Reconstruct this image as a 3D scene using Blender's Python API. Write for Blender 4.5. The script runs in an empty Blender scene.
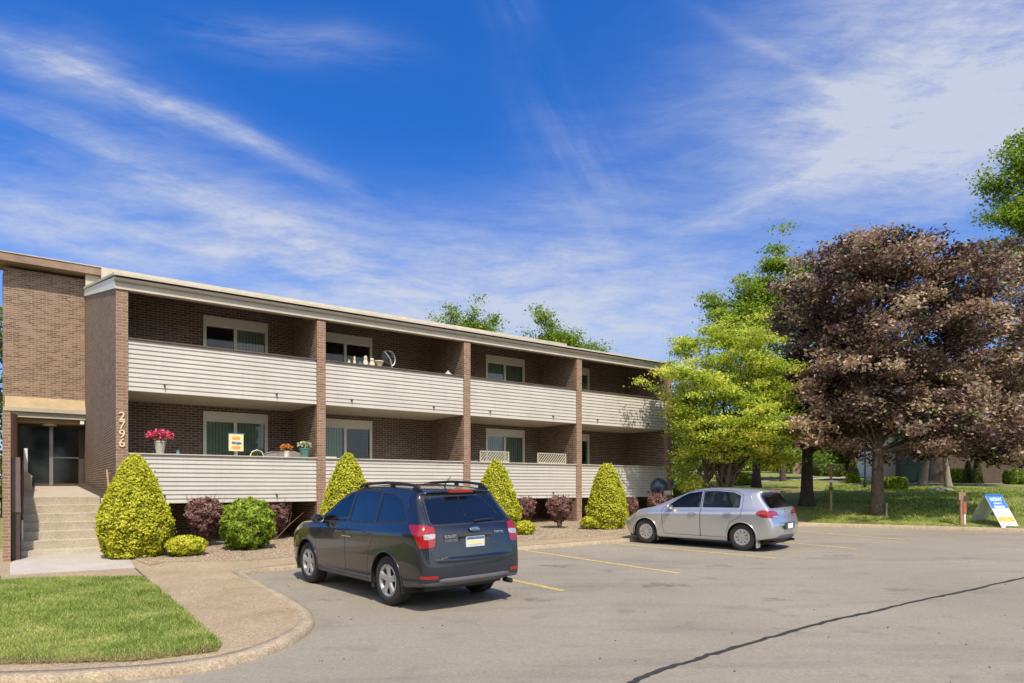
import bpy, bmesh, math, random
import numpy as np
from mathutils import Vector, Matrix
from mathutils.geometry import tessellate_polygon
R = math.radians
random.seed(7); rng = np.random.default_rng(7)
scene = bpy.context.scene
COL = scene.collection

# ---------------------------------------------------------------- frame
EYE = 1.7                      # camera height above the car park beside the dark car
FPX = 666.0
UX, UY = 0.8088, 0.5881        # direction along the apartment block
VX, VY = -0.5881, 0.8088       # direction into the block
ANG = math.atan2(UY, UX)

def lot_z(x, y):               # the car park slopes gently up towards the block
    return EYE - (1.67 - 0.0055*(x+2.55) - 0.0203*(y-10.4))

def ground_at(px, py, lift=0.0):
    """point of the sloping lot seen at picture position px,py; lift raises the plane"""
    tx = (px-512)/FPX; tz = -(py-486)/FPX
    # z = EYE + tz*Y ; plane z = lot_z(tx*Y, Y)+lift
    c0 = lot_z(0, 0)+lift-EYE
    ax = 0.0055*tx+0.0203
    Y = c0/(tz-ax)
    return Vector((tx*Y, Y, EYE+tz*Y))

def loc2w(s, d, z=0.0):        # facade coordinates -> world; z relative to the eye
    return Vector((s*UX+d*VX, s*UY+d*VY, z+EYE))

ORG = {}                       # empties' own frames

def tag(o, label=None, cat=None, group=None, kind=None):
    if label: o['label'] = label
    if cat: o['category'] = cat
    if group: o['group'] = group
    if kind: o['kind'] = kind
    return o

def empty(name, loc, rz=0.0):
    o = bpy.data.objects.new(name, None); COL.objects.link(o)
    o.empty_display_size = 0.2
    o.location = loc; o.rotation_euler = (0, 0, rz)
    return o

def frame_empty(name, s, d, z):
    """thing standing in the facade frame: its parts are written in facade coordinates"""
    o = empty(name, loc2w(s, d, z), ANG)
    ORG[o.name] = (s, d, z)
    return o

def children(o):
    return [c for c in bpy.data.objects if c.parent == o]

def copy_tree(o, parent=None):
    c = o.copy(); COL.objects.link(c)
    if parent: c.parent = parent
    for ch in children(o): copy_tree(ch, c)
    return c

class MB:
    def __init__(s): s.v = []; s.f = []; s.m = []
    def add(s, vs, fs, mi=0):
        n = len(s.v); s.v += [tuple(p) for p in vs]
        s.f += [tuple(i+n for i in f) for f in fs]; s.m += [mi]*len(fs); return s
    def box(s, x0, x1, y0, y1, z0, z1, mi=0):
        return s.add([(x0,y0,z0),(x1,y0,z0),(x1,y1,z0),(x0,y1,z0),(x0,y0,z1),(x1,y0,z1),(x1,y1,z1),(x0,y1,z1)],
                     [(0,3,2,1),(4,5,6,7),(0,1,5,4),(1,2,6,5),(2,3,7,6),(3,0,4,7)], mi)
    def prism(s, pts, axis, a0, a1, mi=0):
        """extrude 2D polygon; axis 'x': pts are (y,z); 'y': (x,z); 'z': (x,y)"""
        def P(p, a):
            return {'x': (a, p[0], p[1]), 'y': (p[0], a, p[1]), 'z': (p[0], p[1], a)}[axis]
        n = len(pts)
        vs = [P(p, a0) for p in pts]+[P(p, a1) for p in pts]
        fs = [(i, (i+1) % n, n+(i+1) % n, n+i) for i in range(n)]
        tri = tessellate_polygon([[Vector((p[0], p[1], 0)) for p in pts]])
        fs += [tuple(t) for t in tri]+[tuple(n+i for i in reversed(t)) for t in tri]
        return s.add(vs, fs, mi)
    def tube(s, pts, rad, n=8, mi=0, cap=True):
        pts = [Vector(p) for p in pts]
        if not hasattr(rad, '__len__'): rad = [rad]*len(pts)
        vs = []; up = None
        for i, p in enumerate(pts):
            t = (pts[min(i+1, len(pts)-1)]-pts[max(i-1, 0)])
            if t.length < 1e-9: t = Vector((0, 0, 1))
            t.normalize()
            if up is None:
                up = Vector((1, 0, 0)) if abs(t.x) < .8 else Vector((0, 1, 0))
            a = (up-t*up.dot(t)).normalized(); b = t.cross(a); up = a
            for k in range(n):
                an = 2*math.pi*k/n
                vs.append(p+(a*math.cos(an)+b*math.sin(an))*rad[i])
        fs = []
        for i in range(len(pts)-1):
            for k in range(n):
                fs.append((i*n+k, i*n+(k+1) % n, (i+1)*n+(k+1) % n, (i+1)*n+k))
        if cap:
            fs.append(tuple(reversed(range(n)))); fs.append(tuple((len(pts)-1)*n+k for k in range(n)))
        return s.add(vs, fs, mi)
    def lathe(s, prof, c=(0,0,0), axis='z', n=24, mi=0):
        """prof list of (radius, height)"""
        vs = []
        for r, h in prof:
            for k in range(n):
                a = 2*math.pi*k/n; u, w = r*math.cos(a), r*math.sin(a)
                if axis == 'z': vs.append((c[0]+u, c[1]+w, c[2]+h))
                else: vs.append((c[0]+u, c[1]+h, c[2]+w))
        fs = []
        for i in range(len(prof)-1):
            for k in range(n):
                q = (i*n+k, i*n+(k+1) % n, (i+1)*n+(k+1) % n, (i+1)*n+k)
                fs.append(q if axis == 'z' else q[::-1])
        return s.add(vs, fs, mi)
    def blob(s, c, r, n=10, m=7, mi=0):
        prof = [(max(1e-4, math.sin(math.pi*i/m)), -math.cos(math.pi*i/m)) for i in range(m+1)]
        vs = []
        for q, h in prof:
            for k in range(n):
                a = 2*math.pi*k/n
                vs.append((c[0]+r[0]*q*math.cos(a), c[1]+r[1]*q*math.sin(a), c[2]+r[2]*h))
        fs = [(i*n+k, i*n+(k+1) % n, (i+1)*n+(k+1) % n, (i+1)*n+k) for i in range(m) for k in range(n)]
        return s.add(vs, fs, mi)
    def build(s, name, mats, parent=None, smooth=False, bevel=0.0, org=None):
        me = bpy.data.meshes.new(name)
        v = np.array(s.v, dtype=float).reshape(-1, 3)
        if org is None:
            p = parent
            while p is not None and p.name not in ORG: p = p.parent
            org = ORG[p.name] if p is not None else (0, 0, 0)
        v = v-np.array(org)
        me.from_pydata(v.tolist(), [], s.f)
        if not isinstance(mats, (list, tuple)): mats = [mats]
        for m in mats: me.materials.append(m)
        me.polygons.foreach_set('material_index', s.m)
        me.update()
        box_uv(me, org)
        if smooth:
            me.polygons.foreach_set('use_smooth', [True]*len(me.polygons))
        o = bpy.data.objects.new(name, me); COL.objects.link(o)
        if parent is not None: o.parent = parent
        if bevel:
            b = o.modifiers.new('bevel', 'BEVEL'); b.width = bevel; b.segments = 2; b.limit_method = 'ANGLE'
        if smooth and smooth != 'all':
            try: me.set_sharp_from_angle(angle=R(38))
            except Exception: pass
        return o

def box_uv(me, org):
    n = len(me.polygons)
    if n == 0: return
    uvl = me.uv_layers.new(name='UVMap')
    co = np.zeros(len(me.vertices)*3); me.vertices.foreach_get('co', co); co = co.reshape(-1, 3)+np.array(org)
    nl = np.zeros(n*3); me.polygons.foreach_get('normal', nl); nl = np.abs(nl.reshape(-1, 3))
    lt = np.zeros(n, dtype=np.int32); me.polygons.foreach_get('loop_total', lt)
    li = np.zeros(len(me.loops), dtype=np.int32); me.loops.foreach_get('vertex_index', li)
    ln = np.repeat(nl, lt, axis=0); lc = co[li]
    uv = np.zeros((len(li), 2))
    mz = (ln[:, 2] >= ln[:, 0]) & (ln[:, 2] >= ln[:, 1]); mx = (~mz) & (ln[:, 0] > ln[:, 1]); my = ~(mz | mx)
    uv[mz] = lc[mz][:, [0, 1]]; uv[mx] = lc[mx][:, [1, 2]]; uv[my] = lc[my][:, [0, 2]]
    uvl.data.foreach_set('uv', uv.ravel())

# ---------------------------------------------------------------- materials
def new_mat(name):
    m = bpy.data.materials.new(name); m.use_nodes = True
    nt = m.node_tree; b = nt.nodes['Principled BSDF']
    return m, nt, b

class NT:
    def __init__(s, nt): s.nt = nt
    def n(s, t, **kw):
        o = s.nt.nodes.new(t)
        for k, v in kw.items():
            if k.startswith('i_'):
                o.inputs[k[2:].replace('_', ' ')].default_value = v
            else: setattr(o, k, v)
        return o
    def l(s, a, b): s.nt.links.new(a, b)
    def math(s, op, a, b=None, clamp=False):
        o = s.nt.nodes.new('ShaderNodeMath'); o.operation = op; o.use_clamp = clamp
        for i, x in enumerate([a, b]):
            if x is None: continue
            if isinstance(x, (int, float)): o.inputs[i].default_value = x
            else: s.l(x, o.inputs[i])
        return o.outputs[0]
    def noise(s, vec, scale, detail=4, rough=.55, out='Fac'):
        o = s.nt.nodes.new('ShaderNodeTexNoise'); o.inputs['Scale'].default_value = scale
        o.inputs['Detail'].default_value = detail; o.inputs['Roughness'].default_value = rough
        if vec is not None: s.l(vec, o.inputs['Vector'])
        return o.outputs[out]
    def ramp(s, fac, stops):
        o = s.nt.nodes.new('ShaderNodeValToRGB'); e = o.color_ramp.elements
        while len(e) < len(stops): e.new(.5)
        for i, (p, c) in enumerate(stops):
            e[i].position = p; e[i].color = (c[0], c[1], c[2], 1) if hasattr(c, '__len__') else (c, c, c, 1)
        if fac is not None: s.l(fac, o.inputs[0])
        return o.outputs[0]
    def mix(s, fac, a, b, blend='MIX'):
        o = s.nt.nodes.new('ShaderNodeMix'); o.data_type = 'RGBA'; o.blend_type = blend
        for i, x in ((0, fac), (6, a), (7, b)):
            if isinstance(x, (int, float)): o.inputs[i].default_value = x
            elif isinstance(x, (tuple, list)): o.inputs[i].default_value = (x[0], x[1], x[2], 1)
            else: s.l(x, o.inputs[i])
        return o.outputs[2]
    def bump(s, h, strength=.3, dist=.02, normal=None):
        o = s.nt.nodes.new('ShaderNodeBump'); o.inputs['Strength'].default_value = strength
        o.inputs['Distance'].default_value = dist; s.l(h, o.inputs['Height'])
        if normal is not None: s.l(normal, o.inputs['Normal'])
        return o.outputs[0]

def simple(name, col, rough=.6, metal=0, var=0.12, scale=6.0, bump=0.0, coat=0.0, spec=None, emit=None):
    m, nt, b = new_mat(name); N = NT(nt)
    tc = N.n('ShaderNodeTexCoord')
    f = N.noise(tc.outputs['Object'], scale, 5, .6)
    lo = tuple(c*(1-var) for c in col); hi = tuple(min(1, c*(1+var)) for c in col)
    c = N.ramp(f, [(.3, lo), (.7, hi)]); N.l(c, b.inputs['Base Color'])
    b.inputs['Roughness'].default_value = rough; b.inputs['Metallic'].default_value = metal
    b.inputs['Coat Weight'].default_value = coat
    if spec is not None: b.inputs['Specular IOR Level'].default_value = spec
    if bump:
        N.l(N.bump(N.noise(tc.outputs['Object'], scale*8, 4, .6), bump, .01), b.inputs['Normal'])
    if emit:
        b.inputs['Emission Color'].default_value = (*emit[:3], 1); b.inputs['Emission Strength'].default_value = emit[3]
    return m

def brick_mat(name, c1, c2, mortar, stain=.35, light=None):
    m, nt, b = new_mat(name); N = NT(nt)
    uv = N.n('ShaderNodeTexCoord').outputs['UV']
    br = N.n('ShaderNodeTexBrick'); br.offset = .5; br.squash = 1
    N.l(uv, br.inputs['Vector'])
    for k, v in (('Scale', 1.0), ('Brick Width', .21), ('Row Height', .0677), ('Mortar Size', .0068), ('Mortar Smooth', .15), ('Bias', 0)):
        br.inputs[k].default_value = v
    br.inputs['Color1'].default_value = (*c1, 1); br.inputs['Color2'].default_value = (*c2, 1)
    br.inputs['Mortar'].default_value = (*mortar, 1)
    big = N.noise(uv, .9, 5, .6); med = N.noise(uv, 7, 4, .6)
    c = N.mix(N.math('MULTIPLY', N.ramp(big, [(.35, 0.), (.7, 1.)]), stain), br.outputs['Color'], tuple(x*.55 for x in c1))
    c = N.mix(N.math('MULTIPLY', N.ramp(med, [(.55, 0.), (.75, 1.)]), .35), c, tuple(min(1, x*1.7) for x in c2))
    if light:   # pale efflorescence
        e = N.noise(uv, 1.3, 7, .7)
        c = N.mix(N.math('MULTIPLY', N.ramp(e, [(.58, 0.), (.72, 1.)]), light), c, (.42, .38, .35))
    N.l(c, b.inputs['Base Color']); b.inputs['Roughness'].default_value = .88
    b.inputs['Specular IOR Level'].default_value = .25
    h = N.math('SUBTRACT', N.math('MULTIPLY', med, .3), br.outputs['Fac'])
    N.l(N.bump(h, .6, .008), b.inputs['Normal'])
    return m

def leaf_mat(name, stops, trans=.35, rough=.5, spec=.3):
    m, nt, b = new_mat(name); N = NT(nt)
    at = N.n('ShaderNodeAttribute'); at.attribute_name = 'rnd'
    c = N.ramp(at.outputs['Fac'], stops)
    N.l(c, b.inputs['Base Color']); b.inputs['Roughness'].default_value = rough
    b.inputs['Specular IOR Level'].default_value = spec
    tr = N.n('ShaderNodeBsdfTranslucent')
    hs = N.n('ShaderNodeHueSaturation', i_Saturation=1.1, i_Value=1.3); N.l(c, hs.inputs['Color']); N.l(hs.outputs[0], tr.inputs['Color'])
    mx = N.n('ShaderNodeMixShader'); mx.inputs[0].default_value = trans
    N.l(b.outputs[0], mx.inputs[1]); N.l(tr.outputs[0], mx.inputs[2])
    N.l(mx.outputs[0], nt.nodes['Material Output'].inputs['Surface'])
    return m

def glass_mat(name, tint=(.05, .06, .06), trans=.0, rough=.03):
    """window glass: glossy over a dark body, or tinted see-through"""
    m, nt, b = new_mat(name); N = NT(nt)
    b.inputs['Base Color'].default_value = (*tint, 1); b.inputs['Roughness'].default_value = rough
    b.inputs['Specular IOR Level'].default_value = .6
    if trans > 0:
        t = N.n('ShaderNodeBsdfTransparent'); t.inputs[0].default_value = (*[min(1, x*1.0) for x in (.82, .88, .86)], 1)
        g = N.n('ShaderNodeBsdfGlossy'); g.inputs['Roughness'].default_value = rough
        fr = N.n('ShaderNodeFresnel', i_IOR=1.5 if 'clear' in name else 1.7 if 'car' in name or 'privacy' in name else (1.2 if 'door' in name else 1.45))
        mx = N.n('ShaderNodeMixShader'); mx.inputs[0].default_value = trans
        N.l(b.outputs[0], mx.inputs[1]); N.l(t.outputs[0], mx.inputs[2])
        m2 = N.n('ShaderNodeMixShader'); N.l(fr.outputs[0], m2.inputs[0])
        N.l(mx.outputs[0], m2.inputs[1]); N.l(g.outputs[0], m2.inputs[2])
        N.l(m2.outputs[0], nt.nodes['Material Output'].inputs['Surface'])
    return m

def paint_mat(name, col, metal=.5, rough=.32, coat=1.0):
    m, nt, b = new_mat(name); N = NT(nt)
    tc = N.n('ShaderNodeTexCoord')
    f = N.noise(tc.outputs['Object'], 900, 2, .5); g = N.noise(tc.outputs['Object'], 2.5, 4, .6)
    c = N.ramp(f, [(.3, tuple(x*.9 for x in col)), (.7, tuple(min(1, x*1.12) for x in col))])
    d = N.mix(N.math('MULTIPLY', N.ramp(g, [(.5, 0.), (.9, 1.)]), .05), c, (.3, .28, .25))
    N.l(d, b.inputs['Base Color'])
    b.inputs['Metallic'].default_value = metal; b.inputs['Roughness'].default_value = rough
    b.inputs['Coat Weight'].default_value = coat; b.inputs['Coat Roughness'].default_value = .04
    return m

def siding_mat():
    m, nt, b = new_mat('cream_vinyl_siding'); N = NT(nt)
    uv = N.n('ShaderNodeTexCoord').outputs['UV']
    mp = N.n('ShaderNodeMapping'); mp.inputs['Scale'].default_value = (9, .5, 1); N.l(uv, mp.inputs[0])
    st = N.noise(mp.outputs[0], 1.0, 6, .7); big = N.noise(uv, 1.1, 5, .6)
    c = N.ramp(big, [(.3, (.47, .445, .395)), (.7, (.55, .525, .47))])
    c = N.mix(N.math('MULTIPLY', N.ramp(st, [(.52, 0.), (.75, 1.)]), .35), c, (.36, .32, .26))
    br = N.n('ShaderNodeTexBrick'); br.offset = .37; N.l(uv, br.inputs['Vector'])
    for k, v in (('Scale', 1.0), ('Brick Width', 1.85), ('Row Height', .111), ('Mortar Size', .0016)): br.inputs[k].default_value = v
    c = N.mix(N.math('MULTIPLY', br.outputs['Fac'], .35), c, (.25, .22, .18))
    N.l(c, b.inputs['Base Color']); b.inputs['Roughness'].default_value = .55
    N.l(N.bump(big, .15, .02), b.inputs['Normal'])
    return m
def asphalt_mat():
    m, nt, b = new_mat('asphalt'); N = NT(nt)
    p = N.n('ShaderNodeTexCoord').outputs['Object']
    mp = N.n('ShaderNodeMapping'); mp.inputs['Rotation'].default_value = (0, 0, -ANG); mp.inputs['Scale'].default_value = (.35, 1.6, 1); N.l(p, mp.inputs[0])
    big = N.noise(p, .35, 6, .6); streak = N.noise(mp.outputs[0], .7, 6, .65); fine = N.noise(p, 60, 5, .8); med = N.noise(p, 9, 5, .65)
    vo = N.n('ShaderNodeTexVoronoi', i_Scale=130.0); N.l(p, vo.inputs['Vector'])
    c = N.ramp(big, [(.3, (.255, .225, .175)), (.7, (.312, .28, .222))])
    c = N.mix(N.math('MULTIPLY', N.ramp(streak, [(.52, 0.), (.72, 1.)]), .62), c, (.175, .155, .132))
    c = N.mix(N.math('MULTIPLY', N.ramp(med, [(.35, 1.), (.6, 0.)]), .14), c, (.22, .2, .182))
    c = N.mix(.5, c, N.ramp(fine, [(.28, .18), (.5, .48), (.75, .82)]), 'OVERLAY')
    c = N.mix(N.math('MULTIPLY', N.ramp(vo.outputs['Distance'], [(.1, 1.), (.35, 0.)]), .25), c, (.5, .46, .42))
    mid = N.noise(p, 22, 6, .75)
    c = N.mix(.38, c, N.ramp(mid, [(.3, .28), (.5, .5), (.7, .70)]), 'OVERLAY')
    # oil drips
    oil = N.noise(p, 1.6, 2, .5)
    c = N.mix(N.math('MULTIPLY', N.ramp(oil, [(.62, 0.), (.72, 1.)]), .4), c, (.16, .145, .13))
    N.l(c, b.inputs['Base Color']); b.inputs['Roughness'].default_value = .9; b.inputs['Specular IOR Level'].default_value = .25
    N.l(N.bump(fine, .5, .006), b.inputs['Normal'])
    return m

def concrete_mat(name, a, c2, scale=1.2, grain=60, agg=.3, bump=.3):
    m, nt, b = new_mat(name); N = NT(nt)
    p = N.n('ShaderNodeTexCoord').outputs['Object']
    big = N.noise(p, scale, 6, .65); fine = N.noise(p, grain, 4, .75)
    c = N.ramp(big, [(.3, a), (.7, c2)])
    vo = N.n('ShaderNodeTexVoronoi', i_Scale=grain*.9); N.l(p, vo.inputs['Vector'])
    md = N.noise(p, grain*.25, 6, .75); c = N.mix(min(1, agg*.9), c, N.ramp(md, [(.3, .3), (.5, .5), (.7, .68)]), 'OVERLAY')
    c = N.mix(agg, c, N.ramp(fine, [(.3, .12), (.5, .5), (.7, .9)]), 'OVERLAY')
    c = N.mix(agg*.5, c, N.ramp(vo.outputs['Distance'], [(.0, .75), (.6, .25)]), 'SOFT_LIGHT')
    N.l(c, b.inputs['Base Color']); b.inputs['Roughness'].default_value = .9; b.inputs['Specular IOR Level'].default_value = .2
    N.l(N.bump(fine, bump, .006), b.inputs['Normal'])
    return m

def grass_ground_mat():
    m, nt, b = new_mat('turf'); N = NT(nt)
    p = N.n('ShaderNodeTexCoord').outputs['Object']
    big = N.noise(p, .25, 6, .65); med = N.noise(p, 3.0, 6, .7); fine = N.noise(p, 40, 3, .7)
    c = N.ramp(med, [(.3, (.15, .19, .045)), (.55, (.26, .28, .08)), (.75, (.38, .35, .14))])
    c = N.mix(N.math('MULTIPLY', N.ramp(big, [(.48, 0.), (.68, 1.)]), .7), c, (.2, .165, .1))
    c = N.mix(.6, c, N.ramp(fine, [(.3, .2), (.7, .8)]), 'OVERLAY')
    N.l(c, b.inputs['Base Color']); b.inputs['Roughness'].default_value = .95; b.inputs['Specular IOR Level'].default_value = .1
    N.l(N.bump(fine, .8, .03), b.inputs['Normal'])
    return m

M = {}
M['asphalt'] = asphalt_mat()
M['aggregate'] = concrete_mat('exposed_aggregate', (.33, .255, .165), (.43, .34, .232), 1.1, 75, .75, .6)
M['concrete'] = concrete_mat('pale_concrete', (.42, .385, .34), (.52, .48, .425), 1.5, 50, .15)
M['curb'] = concrete_mat('curb_concrete', (.33, .27, .185), (.45, .365, .26), 3.0, 45, .5)
M['steps'] = concrete_mat('step_concrete', (.45, .395, .31), (.56, .50, .40), 2.0, 40, .3)
M['turf'] = grass_ground_mat()
M['gravel'] = concrete_mat('bed_gravel', (.30, .235, .16), (.40, .32, .225), 2.0, 40, .7, .6)
M['pebble'] = leaf_mat('pebble', [(0, (.16, .12, .085)), (.4, (.31, .245, .17)), (.8, (.42, .34, .24)), (1, (.56, .48, .37))], 0.0, .9, .2)
M['yellow_paint'] = simple('worn_yellow_paint', (.52, .40, .12), .8, var=.25, scale=5)
def worn_paint(name='worn_yellow_paint'):
    m, nt, b = new_mat(name); N = NT(nt)
    p = N.n('ShaderNodeTexCoord').outputs['Object']
    b.inputs['Base Color'].default_value = (.62, .46, .16, 1); b.inputs['Roughness'].default_value = .85
    f = N.noise(p, 14, 6, .75)
    tr = N.n('ShaderNodeBsdfTransparent'); mx = N.n('ShaderNodeMixShader')
    N.l(N.ramp(f, [(.45, .95), (.68, .25)]), mx.inputs[0]); N.l(tr.outputs[0], mx.inputs[1]); N.l(b.outputs[0], mx.inputs[2])
    N.l(mx.outputs[0], nt.nodes['Material Output'].inputs['Surface'])
    return m
M['yellow_paint'] = worn_paint()
M['tar'] = simple('crack_sealer_tar', (.035, .033, .032), .75, var=.3, scale=9)
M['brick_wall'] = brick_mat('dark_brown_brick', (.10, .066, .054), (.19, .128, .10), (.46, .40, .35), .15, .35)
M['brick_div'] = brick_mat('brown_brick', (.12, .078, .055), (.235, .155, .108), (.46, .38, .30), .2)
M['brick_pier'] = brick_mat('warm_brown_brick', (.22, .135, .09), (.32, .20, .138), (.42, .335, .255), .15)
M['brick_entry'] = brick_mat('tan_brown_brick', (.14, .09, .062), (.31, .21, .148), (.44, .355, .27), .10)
M['brick_red'] = brick_mat('dull_red_brick', (.09, .058, .048), (.13, .085, .068), (.19, .16, .14), .3)
M['siding'] = siding_mat() if True else simple('cream_vinyl_siding', (.57, .53, .455), .6, var=.06, scale=1.5)
M['cream'] = simple('cream_painted_metal', (.46, .42, .335), .5, var=.10, scale=2)
M['roof'] = simple('cream_roof_edge', (.52, .475, .38), .6, var=.12, scale=3)
M['soffit'] = simple('cream_soffit', (.62, .56, .46), .7, var=.06)
M['brown_fascia'] = simple('weathered_brown_fascia', (.27, .18, .125), .7, var=.25, scale=2)
M['tan_sill'] = simple('tan_sloped_sill', (.40, .30, .17), .7, var=.15, scale=3)
M['white_frame'] = simple('white_vinyl_frame', (.80, .78, .70), .4, var=.05)
M['cap'] = simple('brown_rail_cap', (.13, .085, .065), .5, var=.2)
M['mauve'] = simple('mauve_brown_metal', (.17, .115, .105), .5, var=.1)
M['darkbrown'] = simple('dark_brown_metal', (.075, .05, .042), .5, var=.15)
M['pane'] = glass_mat('dark_window_glass', (.022, .028, .025), .93, .02)
M['pane_door'] = glass_mat('dark_door_glass', (.012, .012, .012), .35, .06)
M['blind'] = simple('vertical_blinds', (.80, .84, .66), .8, var=.1)
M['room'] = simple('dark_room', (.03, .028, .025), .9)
M['alu'] = simple('dull_aluminium', (.35, .34, .32), .4, metal=.7, var=.1)
M['black'] = simple('black_plastic', (.02, .02, .021), .5, var=.2)
M['dark_trim'] = simple('dark_grey_plastic', (.055, .055, .058), .6, var=.15)
M['grey_trim'] = simple('charcoal_cladding', (.09, .092, .1), .5, var=.12)
M['rubber'] = simple('tyre_rubber', (.03, .029, .028), .85, var=.2, scale=20)
M['rim'] = simple('silver_wheel', (.55, .55, .55), .35, metal=.75, var=.05)
M['chrome'] = simple('chrome', (.75, .75, .76), .12, metal=1, var=.02)
M['brass'] = simple('cream_house_number', (.70, .60, .42), .45, var=.1)
M['white'] = simple('white_paint', (.78, .77, .74), .5, var=.04)
M['bark'] = simple('grey_brown_bark', (.115, .09, .07), .95, var=.4, scale=7, bump=1.0)
M['bark_dark'] = simple('dark_bark', (.075, .06, .05), .95, var=.4, scale=7, bump=1.0)
M['bark_pale'] = simple('pale_bark', (.28, .24, .19), .95, var=.3, scale=6, bump=.8)
M['wood'] = simple('weathered_wood', (.34, .22, .14), .9, var=.25, scale=9)
M['navy_paint'] = paint_mat('charcoal_blue_paint', (.022, .027, .040), .5, .22)
M['silver_paint'] = paint_mat('silver_blue_paint', (.54, .55, .57), .66, .25)
M['taillight'] = simple('red_lens', (.30, .006, .009), .12, var=.1, coat=1)
M['taillight_dark'] = simple('smoked_red_lens', (.2, .006, .008), .12, var=.1, coat=1)
M['clear_lens'] = simple('clear_lens', (.55, .5, .48), .1, metal=.4, var=.3, scale=30, coat=1)
M['headlight'] = simple('headlight_lens', (.5, .5, .52), .08, metal=.5, var=.3, scale=12, coat=1)
M['amber'] = simple('amber_lens', (.6, .25, .06), .15, var=.1, coat=1)
M['car_glass'] = glass_mat('tinted_car_glass', (.012, .014, .016), .90, .02)
M['car_glass_dark'] = glass_mat('privacy_glass', (.012, .014, .018), .45, .02)
M['car_glass_clear'] = glass_mat('clear_car_glass', (.012, .014, .016), .97, .02)
M['seat'] = simple('grey_seat_cloth', (.06, .06, .065), .9)
M['seat_mid'] = simple('mid_grey_seat_cloth', (.38, .38, .38), .9)
M['seat_lt'] = simple('light_seat_cloth', (.2, .2, .19), .9)

# ---------------------------------------------------------------- camera, light, sky
cam_d = bpy.data.cameras.new('camera'); cam = bpy.data.objects.new('camera', cam_d); COL.objects.link(cam)
cam.location = (0, 0, EYE); cam.rotation_euler = (R(90), 0, 0)
cam_d.sensor_width = 36; cam_d.lens = FPX/1024*36; cam_d.shift_y = (486-341.5)/1024
cam_d.clip_end = 3000; cam_d.clip_start = .1
scene.camera = cam
scene.cycles.max_bounces = 6; scene.cycles.diffuse_bounces = 3; scene.cycles.glossy_bounces = 3; scene.cycles.transmission_bounces = 4; scene.cycles.transparent_max_bounces = 6; scene.cycles.caustics_reflective = False; scene.cycles.caustics_refractive = False
scene.view_settings.view_transform = 'Standard'; scene.view_settings.look = 'None'
scene.view_settings.exposure = 0.46; scene.view_settings.gamma = 1

SUN_EL = R(55)
tl = Vector((0.30*UX+0.954*VX, 0.30*UY+0.954*VY, 0)).normalized()     # light travels this way over the ground
to_sun = Vector((-tl.x*math.cos(SUN_EL), -tl.y*math.cos(SUN_EL), math.sin(SUN_EL)))
sd = bpy.data.lights.new('sun', 'SUN'); so = bpy.data.objects.new('sun', sd); COL.objects.link(so)
sd.energy = 3.6; sd.angle = R(.6); sd.color = (1, .90, .745)
so.rotation_euler = to_sun.to_track_quat('Z', 'Y').to_euler(); so.location = (0, -5, 30)
w = bpy.data.worlds.new('World'); scene.world = w; w.use_nodes = True
N = NT(w.node_tree); bg = w.node_tree.nodes['Background']
sky = N.n('ShaderNodeTexSky'); sky.sky_type = 'NISHITA'; sky.sun_disc = False
sky.sun_elevation = SUN_EL; sky.sun_rotation = math.atan2(to_sun.x, to_sun.y)
sky.altitude = 300; sky.air_density = 1.0; sky.dust_density = .4; sky.ozone_density = 3.0
tcw = N.n('ShaderNodeTexCoord'); sep = N.n('ShaderNodeSeparateXYZ'); N.l(tcw.outputs['Generated'], sep.inputs[0])
yy = N.math('MAXIMUM', sep.outputs[1], .04)
A = N.math('DIVIDE', sep.outputs[0], yy); B = N.math('DIVIDE', sep.outputs[2], yy)
cmb = N.n('ShaderNodeCombineXYZ'); N.l(A, cmb.inputs[0]); N.l(B, cmb.inputs[1])
wn0 = N.noise(cmb.outputs[0], 3.0, 3, .5, 'Color')
wv0 = N.n('ShaderNodeVectorMath', operation='MULTIPLY_ADD'); N.l(wn0, wv0.inputs[0]); wv0.inputs[1].default_value = (.06, .06, 0); N.l(cmb.outputs[0], wv0.inputs[2])
mpf = N.n('ShaderNodeMapping'); mpf.inputs['Rotation'].default_value = (0, 0, R(12)); mpf.inputs['Scale'].default_value = (.9, 3.6, 1); N.l(wv0.outputs[0], mpf.inputs[0])
fine_w = N.math('ADD', .34, N.math('MULTIPLY', N.ramp(N.noise(mpf.outputs[0], 8.0, 9, .74), [(.30, .2), (.70, 1.)]), .98))
def streak(cx, cy, ang, L, W, k, nsx=1.2, nsy=7., seed=0., lo=.35, hi=.75, sharp=2):
    """cirrus streak round the direction (cx,cy), running at ang degrees, half length L, half width W"""
    mp = N.n('ShaderNodeMapping'); mp.vector_type = 'TEXTURE'
    mp.inputs['Location'].default_value = (cx+.03, cy+.03, 0); mp.inputs['Rotation'].default_value = (0, 0, R(ang)); N.l(wv0.outputs[0], mp.inputs[0]); wv = mp
    s2 = N.n('ShaderNodeSeparateXYZ'); N.l(wv.outputs[0], s2.inputs[0])
    u = N.math('MULTIPLY', s2.outputs[0], 1/L); v = N.math('MULTIPLY', s2.outputs[1], 1/W)
    r2 = N.math('ADD', N.math('MULTIPLY', u, u), N.math('MULTIPLY', v, v))
    g = N.math('POWER', 2.718, N.math('MULTIPLY', r2, -1.0))
    m2 = N.n('ShaderNodeMapping'); m2.inputs['Scale'].default_value = (nsx, nsy, 1); m2.inputs['Location'].default_value = (seed, seed*.7, 0); N.l(wv.outputs[0], m2.inputs[0])
    f = N.ramp(N.noise(m2.outputs[0], 2.2, 6, .64), [(lo, 0.), (hi, 1.)])
    return N.math('MULTIPLY', N.math('MULTIPLY', g, f), k)
def at_px(px, py): return ((px-512)/FPX, (486-py)/FPX)
streaks = []
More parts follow.
